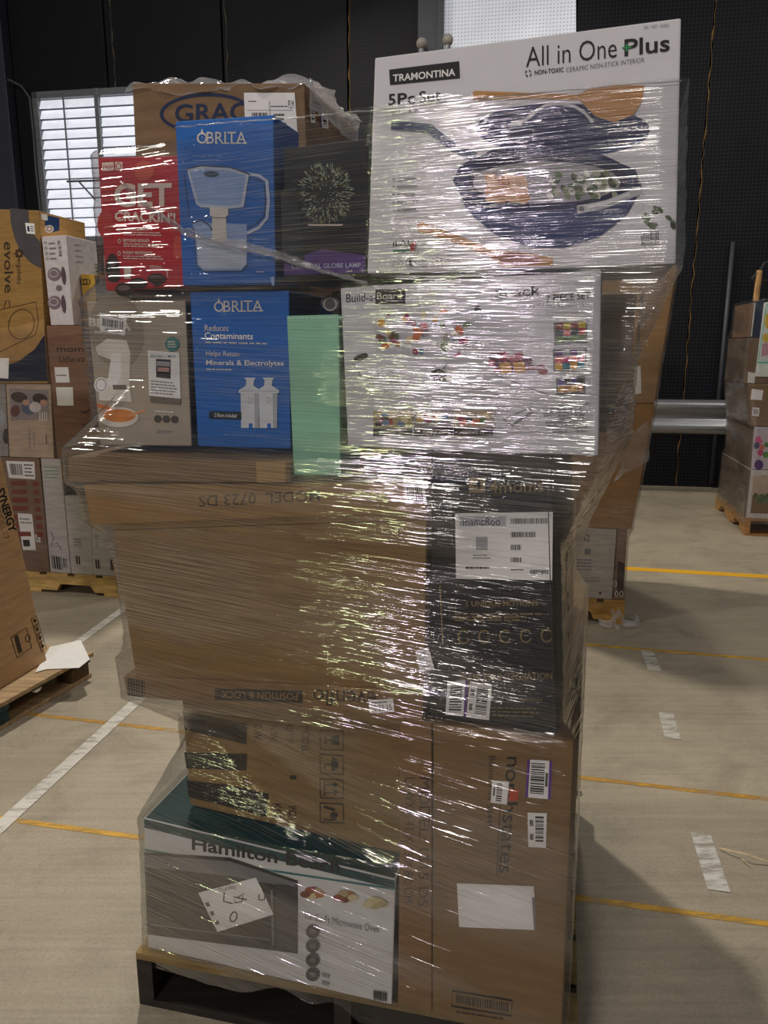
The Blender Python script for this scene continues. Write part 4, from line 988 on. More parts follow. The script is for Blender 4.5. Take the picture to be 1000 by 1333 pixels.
def hull(pts):
    pts = sorted(set((round(x, 5), round(y, 5)) for x, y in pts))
    def half(ps):
        o = []
        for p in ps:
            while len(o) > 1 and (o[-1][0]-o[-2][0])*(p[1]-o[-2][1])-(o[-1][1]-o[-2][1])*(p[0]-o[-2][0]) <= 0: o.pop()
            o.append(p)
        return o
    a = half(pts); b = half(pts[::-1]); return a[:-1]+b[:-1]
def film_sleeve(root, name, foots, org, U, V, ca, cb, z0, z1, dz, nth, ztop, zbot, kdn, kup, m, off=.004, wr=.0022, tilt=lambda z: 0, sub=1):
    """a stretched sleeve: at each height the taut outline round the cartons, bridged between heights"""
    nz = int((z1-z0)/dz)+1
    R = []
    loc = [[((Vector(p)-org).dot(U), (Vector(p)-org).dot(V), p.z) for p in F8] for F8 in foots]
    for b in loc:           # the film lies 6 mm clear of every carton
        mx = sum(p[0] for p in b)/8; my = sum(p[1] for p in b)/8
        b[:] = [(p[0]+math.copysign(.006, p[0]-mx), p[1]+math.copysign(.006, p[1]-my), p[2]) for p in b]
    for i in range(nz):
        z = z0+i*dz; pts = []
        for b in loc:
            zl = min(p[2] for p in b[:4]); zh = max(p[2] for p in b[4:])
            if zl-.004 <= z <= zh+.004:
                t = min(1, max(0, (z-zl)/max(1e-6, zh-zl)))
                for k in range(4):
                    pts.append((b[k][0]*(1-t)+b[k+4][0]*t, b[k][1]*(1-t)+b[k+4][1]*t))
        if not pts: R.append(None); continue
        H = hull(pts); row = []
        for j in range(nth):
            th = 2*math.pi*j/nth; dx, dy = math.cos(th), math.sin(th); best = 0
            for k in range(len(H)):
                x1, y1 = H[k][0]-ca, H[k][1]-cb; x2, y2 = H[(k+1) % len(H)][0]-ca, H[(k+1) % len(H)][1]-cb
                ex, ey = x2-x1, y2-y1; det = dx*ey-dy*ex
                if abs(det) < 1e-9: continue
                t = (x1*ey-y1*ex)/det; s = (x1*dy-y1*dx)/det
                if -1e-6 <= s <= 1+1e-6 and t > best: best = t
            row.append(best)
        R.append(row)
    last = None
    for i in range(nz):
        if R[i] is None and last: R[i] = list(last)
        if R[i]: last = R[i]
    for i in range(nz-1, -1, -1):
        if R[i] is None: R[i] = list(last)
        last = R[i]
    for j in range(nth):
        th = 2*math.pi*j/nth; kd = kdn(th)
        for i in range(nz-2, -1, -1): R[i][j] = max(R[i][j], R[i+1][j]-kd*dz)
        for i in range(1, nz): R[i][j] = max(R[i][j], R[i-1][j]-kup(th, z0+i*dz)*dz)
    for _ in range(2):   # light smoothing that never cuts inside the cartons by more than a hair
        R2 = [r[:] for r in R]
        for i in range(1, nz-1):
            for j in range(nth):
                R2[i][j] = max(R[i][j], .25*(R[i-1][j]+2*R[i][j]+R[i+1][j]))
        R = R2
    if sub > 1:              # finer rows between the taut outlines, so that real wrinkles fit
        F_ = []
        for i in range(nz-1):
            for k in range(sub):
                t = k/sub; F_.append([x*(1-t)+y*t for x, y in zip(R[i], R[i+1])])
        F_.append(R[-1]); R = F_; nz = len(R); dz = dz/sub
    verts = []; uvs = []
    S0 = [0]; mid = R[nz//2]
    for j in range(1, nth+1):
        t0, t1 = 2*math.pi*(j-1)/nth, 2*math.pi*(j % nth)/nth
        S0.append(S0[-1]+math.hypot(mid[j % nth]*math.cos(t1)-mid[j-1]*math.cos(t0), mid[j % nth]*math.sin(t1)-mid[j-1]*math.sin(t0)))
    sf = S0[int(nth*.75)]; S0 = [x-sf for x in S0]      # arc length, zero at the front centre
    cs = [(math.cos(2*math.pi*(j % nth)/nth), math.sin(2*math.pi*(j % nth)/nth)) for j in range(nth+1)]
    zb_ = [zbot(2*math.pi*(j % nth)/nth) for j in range(nth+1)]; zt_2 = [ztop(2*math.pi*(j % nth)/nth) for j in range(nth+1)]
    for i in range(nz):
        z = z0+i*dz; tl = tilt(z); row = R[i]
        for j in range(nth+1):
            s = S0[j]; q = z-tl*s
            w = (noise.noise(Vector((s*5, q*30, 1)))+.5*noise.noise(Vector((s*12, q*70, 4))))*wr
            if sub > 1:
                w += min(1, .45+z*.5)*noise.noise(Vector((s*4, q*85, 9)))*.0012+noise.noise(Vector((s*9, q*190, 3)))*.0007
            r = row[j % nth]+off+wr+w
            zz = min(max(z, zb_[j]), zt_2[j])
            verts.append(org+U*(ca+cs[j][0]*r)+V*(cb+cs[j][1]*r)+Z*zz)
            uvs.append((s, q))
    faces = []; N = nth+1
    for i in range(nz-1):
        z = z0+(i+.5)*dz
        for j in range(nth):
            th = 2*math.pi*(j+.5)/nth
            if z > ztop(th)+dz or z < zbot(th)-dz: continue
            faces.append((i*N+j, i*N+j+1, (i+1)*N+j+1, (i+1)*N+j))
    o = mesh_obj(name, verts, faces, m, root, smooth=True)
    ul = o.data.uv_layers.new(name='streak')
    for lp in o.data.loops: ul.data[lp.index].uv = uvs[lp.vertex_index]
    return o, R

# theta 0 = to the stack's right, -90 deg = front
def mixr(th, right, left, front):
    c = math.cos(th)
    f = max(0, -math.sin(th))**6
    side = right if c > 0 else left
    return side*(1-f)+front*f
def ztop(th):
    return 1.872+.012*math.cos(th)+.006*math.sin(th*5)+.004*math.sin(th*13)
def zbot(th): return .10+.02*math.sin(th*3+1)+.012*math.sin(th*11)
def tilt(z):
    pts = [(0, .24), (.5, .22), (.8, .12), (1.1, .09), (1.3, .04), (1.6, .02), (1.75, -.03), (2.0, -.05)]
    for (a, x), (b, y) in zip(pts, pts[1:]):
        if a <= z <= b: return -(x+(y-x)*(z-a)/(b-a))
    return 0
film = empty('stretch_film', tuple(O0+U0*.47+V0*.3+Z*.1), 'shiny clear stretch film wound round the big central stack', 'stretch film')
film_sleeve(film, 'film_sheet', FOOT, O0, U0, V0, .46, .2, .09, 1.90, .0115, 400, ztop, zbot,
    lambda th: mixr(th, .42, 1.8, 1.2), lambda th, z=0: mixr(th, .8, .6, .9) if z < .77 else mixr(th, 1.0, 1.1, 1.1), M_film, tilt=tilt, sub=4)

# crumpled film lying over the top of the oval-logo carton, gathered strands on the front
def crumple(name, fn, nu, nv, amp, m, root, seed=0, freq=20):
    v = []; f = []
    for i in range(nu+1):
        for j in range(nv+1):
            p = fn(i/nu, j/nv); q = p*freq+Vector((seed, seed*2, 0))
            d = Vector((noise.noise(q), noise.noise(q+Vector((9, 4, 2))), noise.noise(q+Vector((3, 8, 5)))))*amp
            v.append(p+d)
    for i in range(nu):
        for j in range(nv):
            k = i*(nv+1)+j; f.append((k, k+1, k+nv+2, k+nv+1))
    o = mesh_obj(name, v, f, m, root, smooth=True)
    ul = o.data.uv_layers.new(name='streak')
    for lp in o.data.loops:
        i, j = divmod(lp.vertex_index, nv+1); ul.data[lp.index].uv = (i/nu*.6, j/nv*.3)
    return o
M_film2 = film_mat('crumpled_film', 1.0, .7, 1.0, dist=.004)
G4, G5, G6, G7 = [Vector(x) for x in GRP[4:]]
def top_fn(u, w):
    a = G4*(1-u)+G5*u; b = G7*(1-u)+G6*u
    e = .012
    a = a-V0*e-Z*.012 if w < .06 else a
    return a*(1-w)+b*w+Z*(.012 if w > .06 else 0)+U0*(u-.5)*.03
crumple('crumpled_film', top_fn, 60, 50, .018, M_film2, film, 3, 22)
def side_fn(u, w):
    a = G5*(1-u)+G6*u
    return a+U0*.008-Z*w*.05+Z*.008
crumple('crumpled_film', side_fn, 40, 8, .008, M_film2, film, 6, 30)
def strand(pts, off, r, name='film_strand', mm=None):
    f = Face(O0+V0*off, -V0); P3 = [f.P(*p, -1) for p in pts]
    Q = []
    for i in range(len(P3)-1):
        for t in range(8):
            a = P3[i]*(1-t/8)+P3[i+1]*t/8
            Q.append(a+Vector((0, 0, 1))*.002*noise.noise(a*60)-V0*.001*noise.noise(a*90))
    Q.append(P3[-1])
    m = MB(); m.tube(Q, lambda t: r*(.6+.4*abs(math.sin(t*40))), 6)
    o = m.build(name, mm or M_strand, film, smooth=True); return o
M_strand = bpy.data.materials.new('twisted_film'); M_strand.use_nodes = True
_nt = M_strand.node_tree; _b = _nt.nodes['Principled BSDF']; _b.inputs['Base Color'].default_value = lin('#d9d9dc'); _b.inputs['Roughness'].default_value = .2
_b.inputs['Alpha'].default_value = .42; _b.inputs['Specular IOR Level'].default_value = 1.0
_n = nd(_nt, 'ShaderNodeTexNoise'); _n.inputs['Scale'].default_value = 260; _bp = nd(_nt, 'ShaderNodeBump'); _bp.inputs['Distance'].default_value = .003
_nt.links.new(_n.outputs[0], _bp.inputs['Height']); _nt.links.new(_bp.outputs[0], _b.inputs['Normal'])
def gathered(pts, off, w, seed):
    f = Face(O0+V0*off, -V0); P3 = [f.P(*p, -1) for p in pts]
    def fn(u, v_):
        t = u*(len(P3)-1); i = min(int(t), len(P3)-2); t -= i
        ww = w*(.35+.65*math.sin(math.pi*min(1, u*1.15+.02))**.5)*(.75+.5*noise.noise(Vector((u*14, seed, 0))))
        p = P3[i]*(1-t)+P3[i+1]*t
        return p+Vector((0, 0, 1))*(v_-.5)*ww-V0*.004*math.sin(v_*math.pi)
    crumple('gathered_film', fn, 160, 8, .004, M_rope, film, seed, 70)
M_rope = film_mat('gathered_film', 1.0, .22, 1.0, dist=.004)
gathered([(158, 238), (195, 272), (240, 302), (285, 316), (340, 325), (400, 345), (440, 358), (486, 374)], -.016, .020, 3)
strand([(243, 306), (300, 321), (350, 331), (420, 354), (478, 368)], -.013, .0025)
strand([(228, 166), (290, 160), (360, 155), (425, 150), (490, 143), (600, 131), (720, 119), (888, 105)], -.010, .0012)

# ================================================================== STACK AT THE LEFT, BEHIND
YA = math.radians(11.4)
UL = Vector((math.cos(YA), -math.sin(YA), 0)); VL = Vector((math.sin(YA), math.cos(YA), 0))
OL = on_floor(45, 770); OL.z = 0
LFT = []
def lc(label, q, off, depth, m, side=None, top=None, org=OL, lst=LFT, bev=.004, **kw):
    r, F, SF, P = carton('carton', label, q, off, depth, m, side, org=org, U=UL, V=VL, foot=False, bevel=bev, top=top, **kw)
    lst.append(P); return r, F, SF, P
aL = (Face(OL, -VL).P(-75, 770, -1)-OL).dot(UL); aR = (Face(OL, -VL).P(163, 770, -1)-OL).dot(UL)
pallet('pine pallet under the wrapped stack at the back left', OL+UL*aL, UL, VL, aR-aL, 1.1, .13, M_wood, 'v')
D = .132
lb = az(60, 597, 0, OL, UL, VL)[1]        # top of the lower layer
mb_ = az(60, 500, 0, OL, UL, VL)[1]
print('LEFT z', lb, mb_)
M_redp = mat('brick_red_print', '#7c3a30', .5)
r, F, SF, P = lc('brown carton with rows of brick-red print and a stapled leaflet, back left stack', [(-40, 597), (51, 598), (65, 748), (-40, 745)], 0, .6, mat('dull_brown_card', '#7b6250', .65, 'card'), zb=D, zt=lb)
pr = Print(F, r)
for k in range(7):
    y = 626+k*11
    pr.poly('printed_blocks', [(14+k, y), (34+k, y), (35+k, y+6), (15+k, y+6)], M_redp); pr.poly('printed_blocks', [(42+k, y+1), (50+k, y+1), (51+k, y+7), (43+k, y+7)], M_redp)
pr.done()
sticker(F, r, [(8, 600), (45, 601), (46, 624), (12, 622)], 'white shipping label', [('bars', .1, .15, .55, .8, 14), ('lines', .62, .1, .95, .9, 4)])
sticker(F, r, [(23, 668), (42, 669), (47, 716), (30, 716)], 'white leaflet', [('fill', .1, .72, .6, .9, M_black), ('lines', .1, .1, .9, .3, 2, M_grey)])
sticker(F, r, [(46, 696), (52, 696), (53, 706), (47, 705)], None, [('bars', .1, .1, .9, .9, 5)])
A20 = az(88, 700, 0, OL, UL, VL)[0]; A28 = az(91, 365, 0, OL, UL, VL)[0]
M_wcard = mat('white_cardboard', '#b9b3b0', .55, 'card')
r, F, SF, P = lc('tall narrow white carton with a brushed scribble, back left stack', [(53, 598), (82, 600), (91, 750), (66, 748)], 0, .6, M_wcard, zb=D, zt=lb, a_r=A20)
pr = Print(F, r); pr.lines([(57, 606), (78, 606), (80, 624), (59, 624)], 4, mat('green_ink', '#7c9a7c', .5), .4)
pr.line('scribble', [(66, 692), (70, 700), (66, 712), (74, 706), (80, 716)], 1.5, M_grey); pr.bars([(67, 723), (80, 725), (82, 742), (69, 740)], 8, M_black); pr.bars([(82, 727), (87, 727), (88, 739), (83, 738)], 4, M_black); pr.done()
zd = az(100, 646, 0, OL, UL, VL)[1]
r, F, SF, P = lc('white carton with small print under the dark flat carton, back left stack', [(83, 646), (116, 643), (122, 752), (91, 750)], .0, .6, M_wcard, zb=D, zt=zd, a_l=A20+.004)
pr = Print(F, r); pr.bars([(98, 723), (104, 724), (105, 735), (99, 734)], 4, M_black); pr.lines([(95, 700), (108, 701), (109, 712), (96, 711)], 3, M_grey); pr.done()
r, F, SF, P = lc('flat dark brown carton in a gap of the back left stack', [(81, 599), (140, 601), (142, 645), (83, 646)], .03, .5, mat('very_dark_brown', '#3a2b28', .6, 'card'), zt=lb, zb=zd+.003, a_l=A20+.006)
r, F, SF, P = lc('white carton with vertical print at the right end of the back left stack', [(117, 646), (147, 646), (157, 756), (122, 752)], 0, .6, M_wcard, zb=D, zt=zd)
pr = Print(F, r); pr.textq('100 FA', [(128, 695), (129, 712), (124, 712), (123, 695)], M_grey); pr.bars([(124, 728), (130, 729), (131, 741), (125, 740)], 4, M_black); pr.bars([(143, 728), (149, 729), (150, 743), (144, 742)], 4, M_black); pr.done()
# middle layer
ML = lb+.003
r, F, SF, P = lc('cream carton with a family photograph turned sideways, back left stack', [(8, 502), (66, 503), (70, 594), (12, 592)], 0, .5, mat('cream_carton', '#b09c88', .55, 'card'), zb=ML, zt=mb_)
pr = Print(F, r); pr.poly('photograph', [(12, 505), (63, 508), (64, 545), (14, 548)], mat('photo_grey', '#8d8280', .5))
for (x, y, rx, ry, c) in ((25, 517, 11, 7, '#4a3b38'), (38, 531, 10, 9, '#5c6478'), (52, 519, 10, 7, '#3c2f2c'), (57, 524, 5, 4, '#b08a70'), (34, 524, 5, 4, '#b5917a'), (46, 530, 8, 7, '#c9c0bc'), (20, 535, 6, 8, '#6b4a42')):
    pr.ell('photograph', x, y, rx, ry, mat('photo_tone', c, .5), 10, n=12)
for k in range(4): pr.line('printed_lines', [(52+k*3, 536), (52+k*3, 548)], 1, M_off)
pr.line('printed_lines', [(38, 560), (39, 584)], 1, M_grey); pr.line('printed_lines', [(60, 565), (61, 578)], 1, M_redp); pr.line('printed_lines', [(44, 562), (45, 582)], .8, M_grey)
pr.done()
r, F, SF, P = lc('grey-white carton with dark pictures at the far left edge', [(-45, 502), (7, 502), (11, 592), (-45, 592)], .01, .5, mat('grey_white_card', '#8f8a86', .55, 'card'), zb=ML, zt=mb_)
pr = Print(F, r); pr.ell('picture', 8, 568, 4, 10, mat('dark_photo', '#3b3431', .5)); pr.ell('picture', 2, 545, 5, 12, mat('grey_photo', '#9b9b9f', .4)); pr.line('picture', [(2, 560), (4, 588)], 2, M_grey); pr.done()
zm = az(90, 424, 0, OL, UL, VL)[1]
M_mc = mat('kraft_brown', '#7e5e48', .65, 'card')
r, F, SF, P = lc('kraft brown carton lettered in dark print with two white stickers, back left stack', [(60, 425), (150, 427), (152, 592), (74, 592)], .0, .4, M_mc, mat('kraft_side', '#8d7058', .65, 'card'), zb=ML, zt=zm)
pr = Print(F, r); pr.text('mompush', 74, 461, 142, 461, 11, M_cardink, .02); pr.text('Lithe', 77, 471.5, 97, 471.5, 8, M_cardink, .01); pr.text('V2', 99, 471.5, 110, 471.5, 6, M_cardink, .04)
M_dbr = mat('leaf_print', '#4a342b', .5)
for k in range(4): pr.line('leaf_pattern', [(120, 530+k*16), (112, 537+k*16), (106, 536+k*16)], 2.5, M_dbr)
pr.done()
sticker(F, r, [(71, 478), (89, 478), (91, 498), (73, 498)], 'white sticker', [('lines', .1, .45, .9, .6, 1)])
sticker(F, r, [(73, 504), (95, 504), (96, 528), (75, 528)], 'blank white square sticker', [])
# top layer
zt_ = mb_+.003
r, F, SF, P = lc('big brown carton with dark curved shapes and sideways lettering, top of the back left stack', [(-75, 270), (50, 274), (62, 498), (-75, 500)], -.01, .45, mat('ochre_brown_card', '#94733f', .6, 'card'), mat('ochre_side', '#b28a55', .6, 'card'), zb=zt_)
pr = Print(F, r); M_cv = mat('slate_print', '#4a4749', .5); M_nvb = mat('navy_print', '#1b2238', .5)
arc = [(13, 271), (37, 273), (38, 290), (44, 305), (53, 316), (54, 350), (40, 342), (28, 330), (19, 310), (14, 290)]
pr.poly('printed_shape', arc, M_cv)
pr.poly('printed_shape', [(-70, 497), (-70, 482), (0, 478), (25, 470), (45, 455), (58, 436), (62, 496)], M_nvb); pr.poly('printed_shape', [(-30, 430), (20, 425), (58, 415), (58, 436), (45, 455), (25, 468), (0, 474)], mat('ochre_print', '#a58350', .6))
pr.textq('evolve', [(17, 316), (17, 380), (6, 382), (5, 314)], M_cardink, .02); pr.textq('ergobaby', [(28, 337), (28, 371), (21, 371), (21, 337)], M_cardink, .01)
for k in range(8):
    a = k*.785; pr.ell('logo', 25+4*math.cos(a), 330+4.5*math.sin(a), 2.4, 1.6, M_cardink, k*45, n=8)
pr.line('outline_drawing', [(-20, 412), (5, 402), (47, 393), (50, 420), (46, 436), (0, 458), (-20, 462)], .9, M_dbr); pr.ring('outline_drawing', 28, 422, 17, 20, .9, M_dbr, 15); pr.line('outline_drawing', [(5, 402), (8, 391), (12, 391), (13, 400)], .9, M_dbr)
pr.done()
sticker(F, r, [(33, 290), (45, 291), (46, 305), (35, 304)], None, [('fill', .15, .3, .4, .8, M_nv), ('lines', .5, .2, .9, .8, 3)])
sticker(F, r, [(-20, 466), (12, 466), (11, 493), (-20, 490)], None, [])
pr = Print(SF, r)
pr.poly('printed_shape', [(60, 280), (77, 284), (77, 300), (66, 303), (58, 292)], mat('blue_side', '#24406e', .5)); pr.ell('printed_shape', 64, 298, 6, 5, M_off); pr.ring('printed_shape', 64, 298, 4, 3.4, 1, M_redp)
pr.done()
sticker(SF, r, [(53, 278), (61, 279), (62, 287), (54, 286)], None, [])
r, F, SF, P = lc('white carton with grey pictures of pots, standing on the kraft brown carton', [(54, 308), (84, 306), (98, 422), (66, 421)], -.0, .30, mat('white_pink_card', '#c6bfc0', .5, 'paper'), mat('white_side', '#cfc8ca', .5, 'paper'), zb=zm+.003, a_r=A28)
pr = Print(F, r); M_ptg = mat('pot_print', '#7a6a70', .5)
for y in (357, 394): pr.ell('pot_picture', 71, y, 9, 9, M_ptg, 10); pr.ell('pot_picture', 83, y+2, 3, 12, mat('pot_shadow', '#57474f', .5), -6); pr.ring('pot_picture', 70, y-1, 6, 5, 1, M_wcard)
pr.ell('pot_picture', 77, 375, 4, 4, M_ptg)
pr.textq('ALL IN ONE', [(79, 313), (81, 334), (77, 334), (75, 313)], M_cardink, .02); pr.lines([(63, 314), (73, 313), (75, 340), (66, 340)], 4, M_grey, .35); 
for k in range(4): pr.ring('icon', 59+k*.9, 316+k*7, 2, 2, .7, M_grey, n=10)
pr.done()
pr = Print(SF, r); pr.lines([(96, 315), (106, 316), (109, 345), (99, 345)], 4, mat('pale_print', '#aba0a4', .5), .3); pr.done()
r, F, SF, P = lc('small golden yellow carton beside the white pot carton', [(98, 357), (123, 357), (127, 422), (104, 422)], .10, .14, mat('golden_yellow_print', '#b08c38', .4), mat('grey_side', '#77746a', .5), zb=zm+.003, a_l=A28+.006)
pr = Print(F, r); pr.poly('printed_band', [(101, 392), (125, 392), (127, 420), (104, 420)], mat('yellow_brown', '#9a7733', .4)); pr.ring('emblem', 109, 367, 5, 4, 1.2, M_cardink); pr.ring('emblem', 113, 367, 5, 4, 1.2, M_cardink); pr.done()
r, F, SF, P = lc('small pale carton with a green printed edge behind the yellow one', [(112, 334), (136, 337), (138, 400), (116, 420)], .27, .12, mat('pale_carton', '#bdb9ac', .5), zb=zm+.003, a_l=A28+.06)
pr = Print(F, r); pr.lines([(121, 342), (134, 343), (135, 360), (122, 360)], 4, mat('green_brown', '#6a7050', .5), .5); pr.done()

# ================================================================== STACK AT THE RIGHT, BEHIND
OR = on_floor(742, 808); OR.z = 0
RGT = []
aR0 = (Face(OR, -VL).P(690, 800, -1)-OR).dot(UL); aR1 = (Face(OR, -VL).P(812, 806, -1)-OR).dot(UL)
pallet('golden pine pallet under the stack behind the right side of the big stack', OR+UL*(aR1-1.0), UL, VL, 1.0, 1.1, .135, M_wood_gold, 'v')
z1_ = az(780, 688, 0, OR, UL, VL)[1]; z2_ = az(800, 525, 0, OR, UL, VL)[1]
M_w2 = mat('dusty_white_card', '#b4aca2', .55, 'card')
aw = az(803, 690, 0, OR, UL, VL)[0]
r, F, SF, P = lc('white carton with handwritten number and symbols, bottom of the right rear stack', [(640, 685), (804, 690), (798, 778), (640, 775)], 0, .8, M_w2, org=OR, lst=RGT, zb=.138, zt=z1_, a_r=aw)
pr = Print(F, r); pr.text('4842', 747, 706, 768, 704, 8, M_cardink); pr.poly('printed_symbol', [(761, 714), (769, 714), (769, 722), (761, 722)], M_grey)
pr.lines([(746, 726), (776, 727), (776, 744), (746, 743)], 4, M_grey, .4); pr.lines([(747, 750), (784, 751), (784, 758), (747, 757)], 2, M_grey, .4); pr.poly('printed_symbol', [(779, 771), (784, 771), (781, 775)], M_cardink); pr.done()
r, F, SF, P = lc('narrow brown carton with white rings beside the handwritten white carton', [(805, 690), (817, 690), (811, 779), (799, 778)], .01, .8, mat('pink_brown_card', '#8f7562', .6, 'card'), org=OR, lst=RGT, zb=.138, zt=z1_, a_l=aw+.004)
pr = Print(F, r); pr.poly('printed_shape', [(804, 730), (814, 734), (811, 776), (803, 776)], mat('dull_maroon', '#4f3b3a', .5)); 
for x, y in ((801, 760), (803, 773), (809, 773)): pr.ring('ring_print', x, y, 2.4, 4, 1, M_off)
pr.done()
r, F, SF, P = lc('wide brown carton in the middle of the right rear stack, film flap hanging on it', [(640, 527), (853, 525), (822, 690), (640, 684)], 0, .9, mat('warm_card', '#9a7444', .65, 'card'), org=OR, lst=RGT, zb=z1_+.003, zt=z2_)
r, F, SF, P = lc('brown carton at the top of the right rear stack', [(640, 345), (882, 345), (852, 524), (640, 525)], 0, .9, mat('warm_card', '#9d7a4c', .65, 'card'), org=OR, lst=RGT, zb=z2_+.003)
sticker(F, r, [(826, 478), (834, 476), (835, 512), (825, 514)], None, [])
fr = empty('stretch_film', tuple(OR+UL*.0+VL*.4), 'stretch film round the brown cartons of the right rear stack', 'stretch film')
zT = max(p.z for p in P)
sl = lambda k: (lambda th, z=0: k)
aC = (RGT[3][4]-OR).dot(UL)*.5+(RGT[3][5]-OR).dot(UL)*.5
M_filmb = film_mat('stretch_film_back', .8, .03, 1.0)
film_sleeve(fr, 'film_sheet', RGT, OR, UL, VL, aC, .45, .06, zT, .03, 180, sl(zT), sl(.08), sl(1.0), sl(.6), M_filmb, off=.006, wr=.004)
f0 = Face(OR-VL*.03, -VL)
def px_fn(q, face):
    return lambda u, w: face.P(*bil(q, u, 1-w), -1)
crumple('film_flap', px_fn([(812, 575), (848, 545), (842, 600), (800, 632)], f0), 16, 20, .035, film_mat('hanging_film', 1.0, .2, 1.0, dist=.004), fr, 4, 14)
def ribbon(root, pts, z, w, m, seed):
    P3 = [on_floor(x, y, zz) for (x, y), zz in zip(pts, z)]
    def fn(u, v_):
        i = min(int(u*(len(P3)-1)), len(P3)-2); t = u*(len(P3)-1)-i
        return P3[i]*(1-t)+P3[i+1]*t+Vector((0, .6, 1)).normalized()*(v_-.2)*w
    crumple('film_tail', fn, 30, 6, .012, m, root, seed, 18)
M_tail = film_mat('bunched_film', 1.0, .6, 1.0)
ribbon(fr, [(780, 812), (795, 815), (806, 800), (812, 812), (828, 815), (832, 808), (820, 802)], [.02, .02, .08, .03, .02, .02, .02], .035, M_tail, 2)
ribbon(fr, [(796, 798), (803, 806), (801, 818), (806, 822)], [.1, .06, .02, .01], .03, M_tail, 5)

# ================================================================== STACK AT THE FAR RIGHT
OF = on_floor(969, 697); OF.z = 0
FR = []
aF = lambda x, y: az(x, y, 0, OF, UL, VL)
pallet('pallet under the wrapped stack at the far right edge', OF, UL, VL, 1.0, 1.1, .14, mat('reddish_pallet_wood', '#a87e4c', .7, 'wood'), 'u')
fc = lambda label, q, off, dep, m, side=None, **kw: lc(label, q, off, dep, m, side, org=OF, lst=FR, **kw)
zz1 = aF(985, 612)[1]; zz2 = aF(985, 556)[1]; zz3 = aF(985, 500)[1]; zz4 = aF(985, 440)[1]
M_sd = mat('dull_side_card', '#77685b', .6, 'card')
r, F, SF, P = fc('white-edged carton with a picture of potted plants, bottom of the far right stack', [(978, 612), (1110, 610), (1110, 690), (971, 676)], 0, 1.0, mat('white_carton', '#c4c0b8', .5, 'paper'), M_sd, zb=.143, zt=zz1)
pr = Print(F, r); pr.poly('garden_picture', [(981, 620), (1000, 618), (1100, 616), (1100, 672), (977, 668)], mat('garden_sky', '#b5a48c', .5)); pr.poly('garden_picture', [(980, 645), (1100, 640), (1100, 672), (977, 668)], mat('garden_brown', '#7a5f42', .5))
for k in range(14): pr.ell('garden_picture', 984+k*2.6, 646+(k % 3)*3, 3.4, 4.5, mat('garden_green', ['#4a5a34', '#5f6c46'][k % 2], .5), k*30, n=7, lift=5+k % 3)
pr.done()
r, F, SF, P = fc('pale carton picturing pink flowers, above the potted plant carton', [(982, 557), (1110, 555), (1110, 610), (978, 611)], .01, .9, mat('pale_carton_b', '#b9b2b5', .5, 'paper'), M_sd, zb=zz1+.003, zt=zz2)
pr = Print(F, r)
for x, y, c, rr in ((988, 573, '#c85a8a', 5), (996, 569, '#b9b2a8', 6), (990, 589, '#b94a6a', 4), (985, 580, '#3a4a63', 4), (997, 592, '#5a8a4a', 4), (992, 582, '#cf6a5a', 3.5), (988, 605, '#5a3a6a', 6), (998, 579, '#4a7a3a', 3)):
    pr.ell('flower_picture', x, y, rr, rr*1.1, mat('flower_print', c, .5), n=10)
pr.done()
r, F, SF, P = fc('brown carton with a white barcode label in the far right stack', [(974, 502), (1110, 500), (1110, 555), (978, 556)], .02, .8, mat('brown_cardboard_b', '#836a4e', .65, 'card'), M_sd, zb=zz2+.003, zt=zz3)
sticker(F, r, [(980, 530), (989, 531), (988, 542), (979, 541)], None, [('bars', .15, .2, .85, .8, 6)])
sticker(F, r, [(979, 506), (994, 508), (992, 521), (977, 520)], 'crumpled white paper', [])
r, F, SF, P = fc('plain brown carton near the middle of the far right stack', [(976, 441), (1110, 440), (1110, 500), (970, 500)], .03, .7, mat('brown_cardboard_c', '#7a614e', .65, 'card'), M_sd, zb=zz3+.003, zt=zz4)
sticker(F, r, [(974, 484), (984, 486), (982, 499), (973, 498)], None, [])
r, F, SF, P = fc('dark blue carton in the upper part of the far right stack', [(982, 393), (1110, 392), (1110, 439), (976, 440)], .04, .6, mat('dark_blue_print', '#26324c', .5, 'paper'), mat('card_edge', '#8a6f5a', .6), zb=zz4+.003)
pr = Print(F, r); pr.line('card_edge', [(983, 394), (978, 438)], 2, M_off); pr.done()
zz5 = max(p.z for p in P)
r, F, SF, P = fc('flat pale box with teal border and yellow shapes on the far right stack', [(997, 394), (1110, 380), (1110, 492), (985, 490)], -.06, .05, mat('mint_white_print', '#c9cfc8', .45), zb=aF(985, 490)[1])
pr = Print(F, r); pr.line('teal_border', [(1110, 391), (998, 396), (987, 472), (1110, 470)], 2.5, mat('aqua_print', '#5fb8a6', .45)); pr.ell('picture', 1000, 418, 5, 10, mat('yellow_print', '#d3b13a', .5)); pr.ell('picture', 997, 440, 4, 6, mat('yellow_print', '#d3b13a', .5)); pr.poly('picture', [(992, 448), (1002, 446), (1002, 462), (991, 464)], mat('pinkish', '#b58a92', .5)); pr.done()
hd = empty('garden_tool', tuple(OF+UL*.12+VL*.2+Z*zz5), 'wooden handle with bent black wire on top of the far right stack', 'tool')
fh = Face(OF+VL*.15, -VL)
m = MB(); m.tube([fh.P(984, 392, -1), fh.P(989, 352, -1)], .022, 8); m.build('handle', mat('light_wood', '#b08a58', .5, 'wood'), hd)
m = MB(); m.tube([fh.P(979, 363, -1), fh.P(984, 357, -1), fh.P(991, 350, -1), fh.P(996, 342, -1), fh.P(1004, 338, -1), fh.P(1006, 392, -1)], .010, 6); m.tube([fh.P(979, 363, -1), fh.P(988, 366, -1), fh.P(1006, 364, -1)], .008, 6); m.build('wire', M_dark, hd)
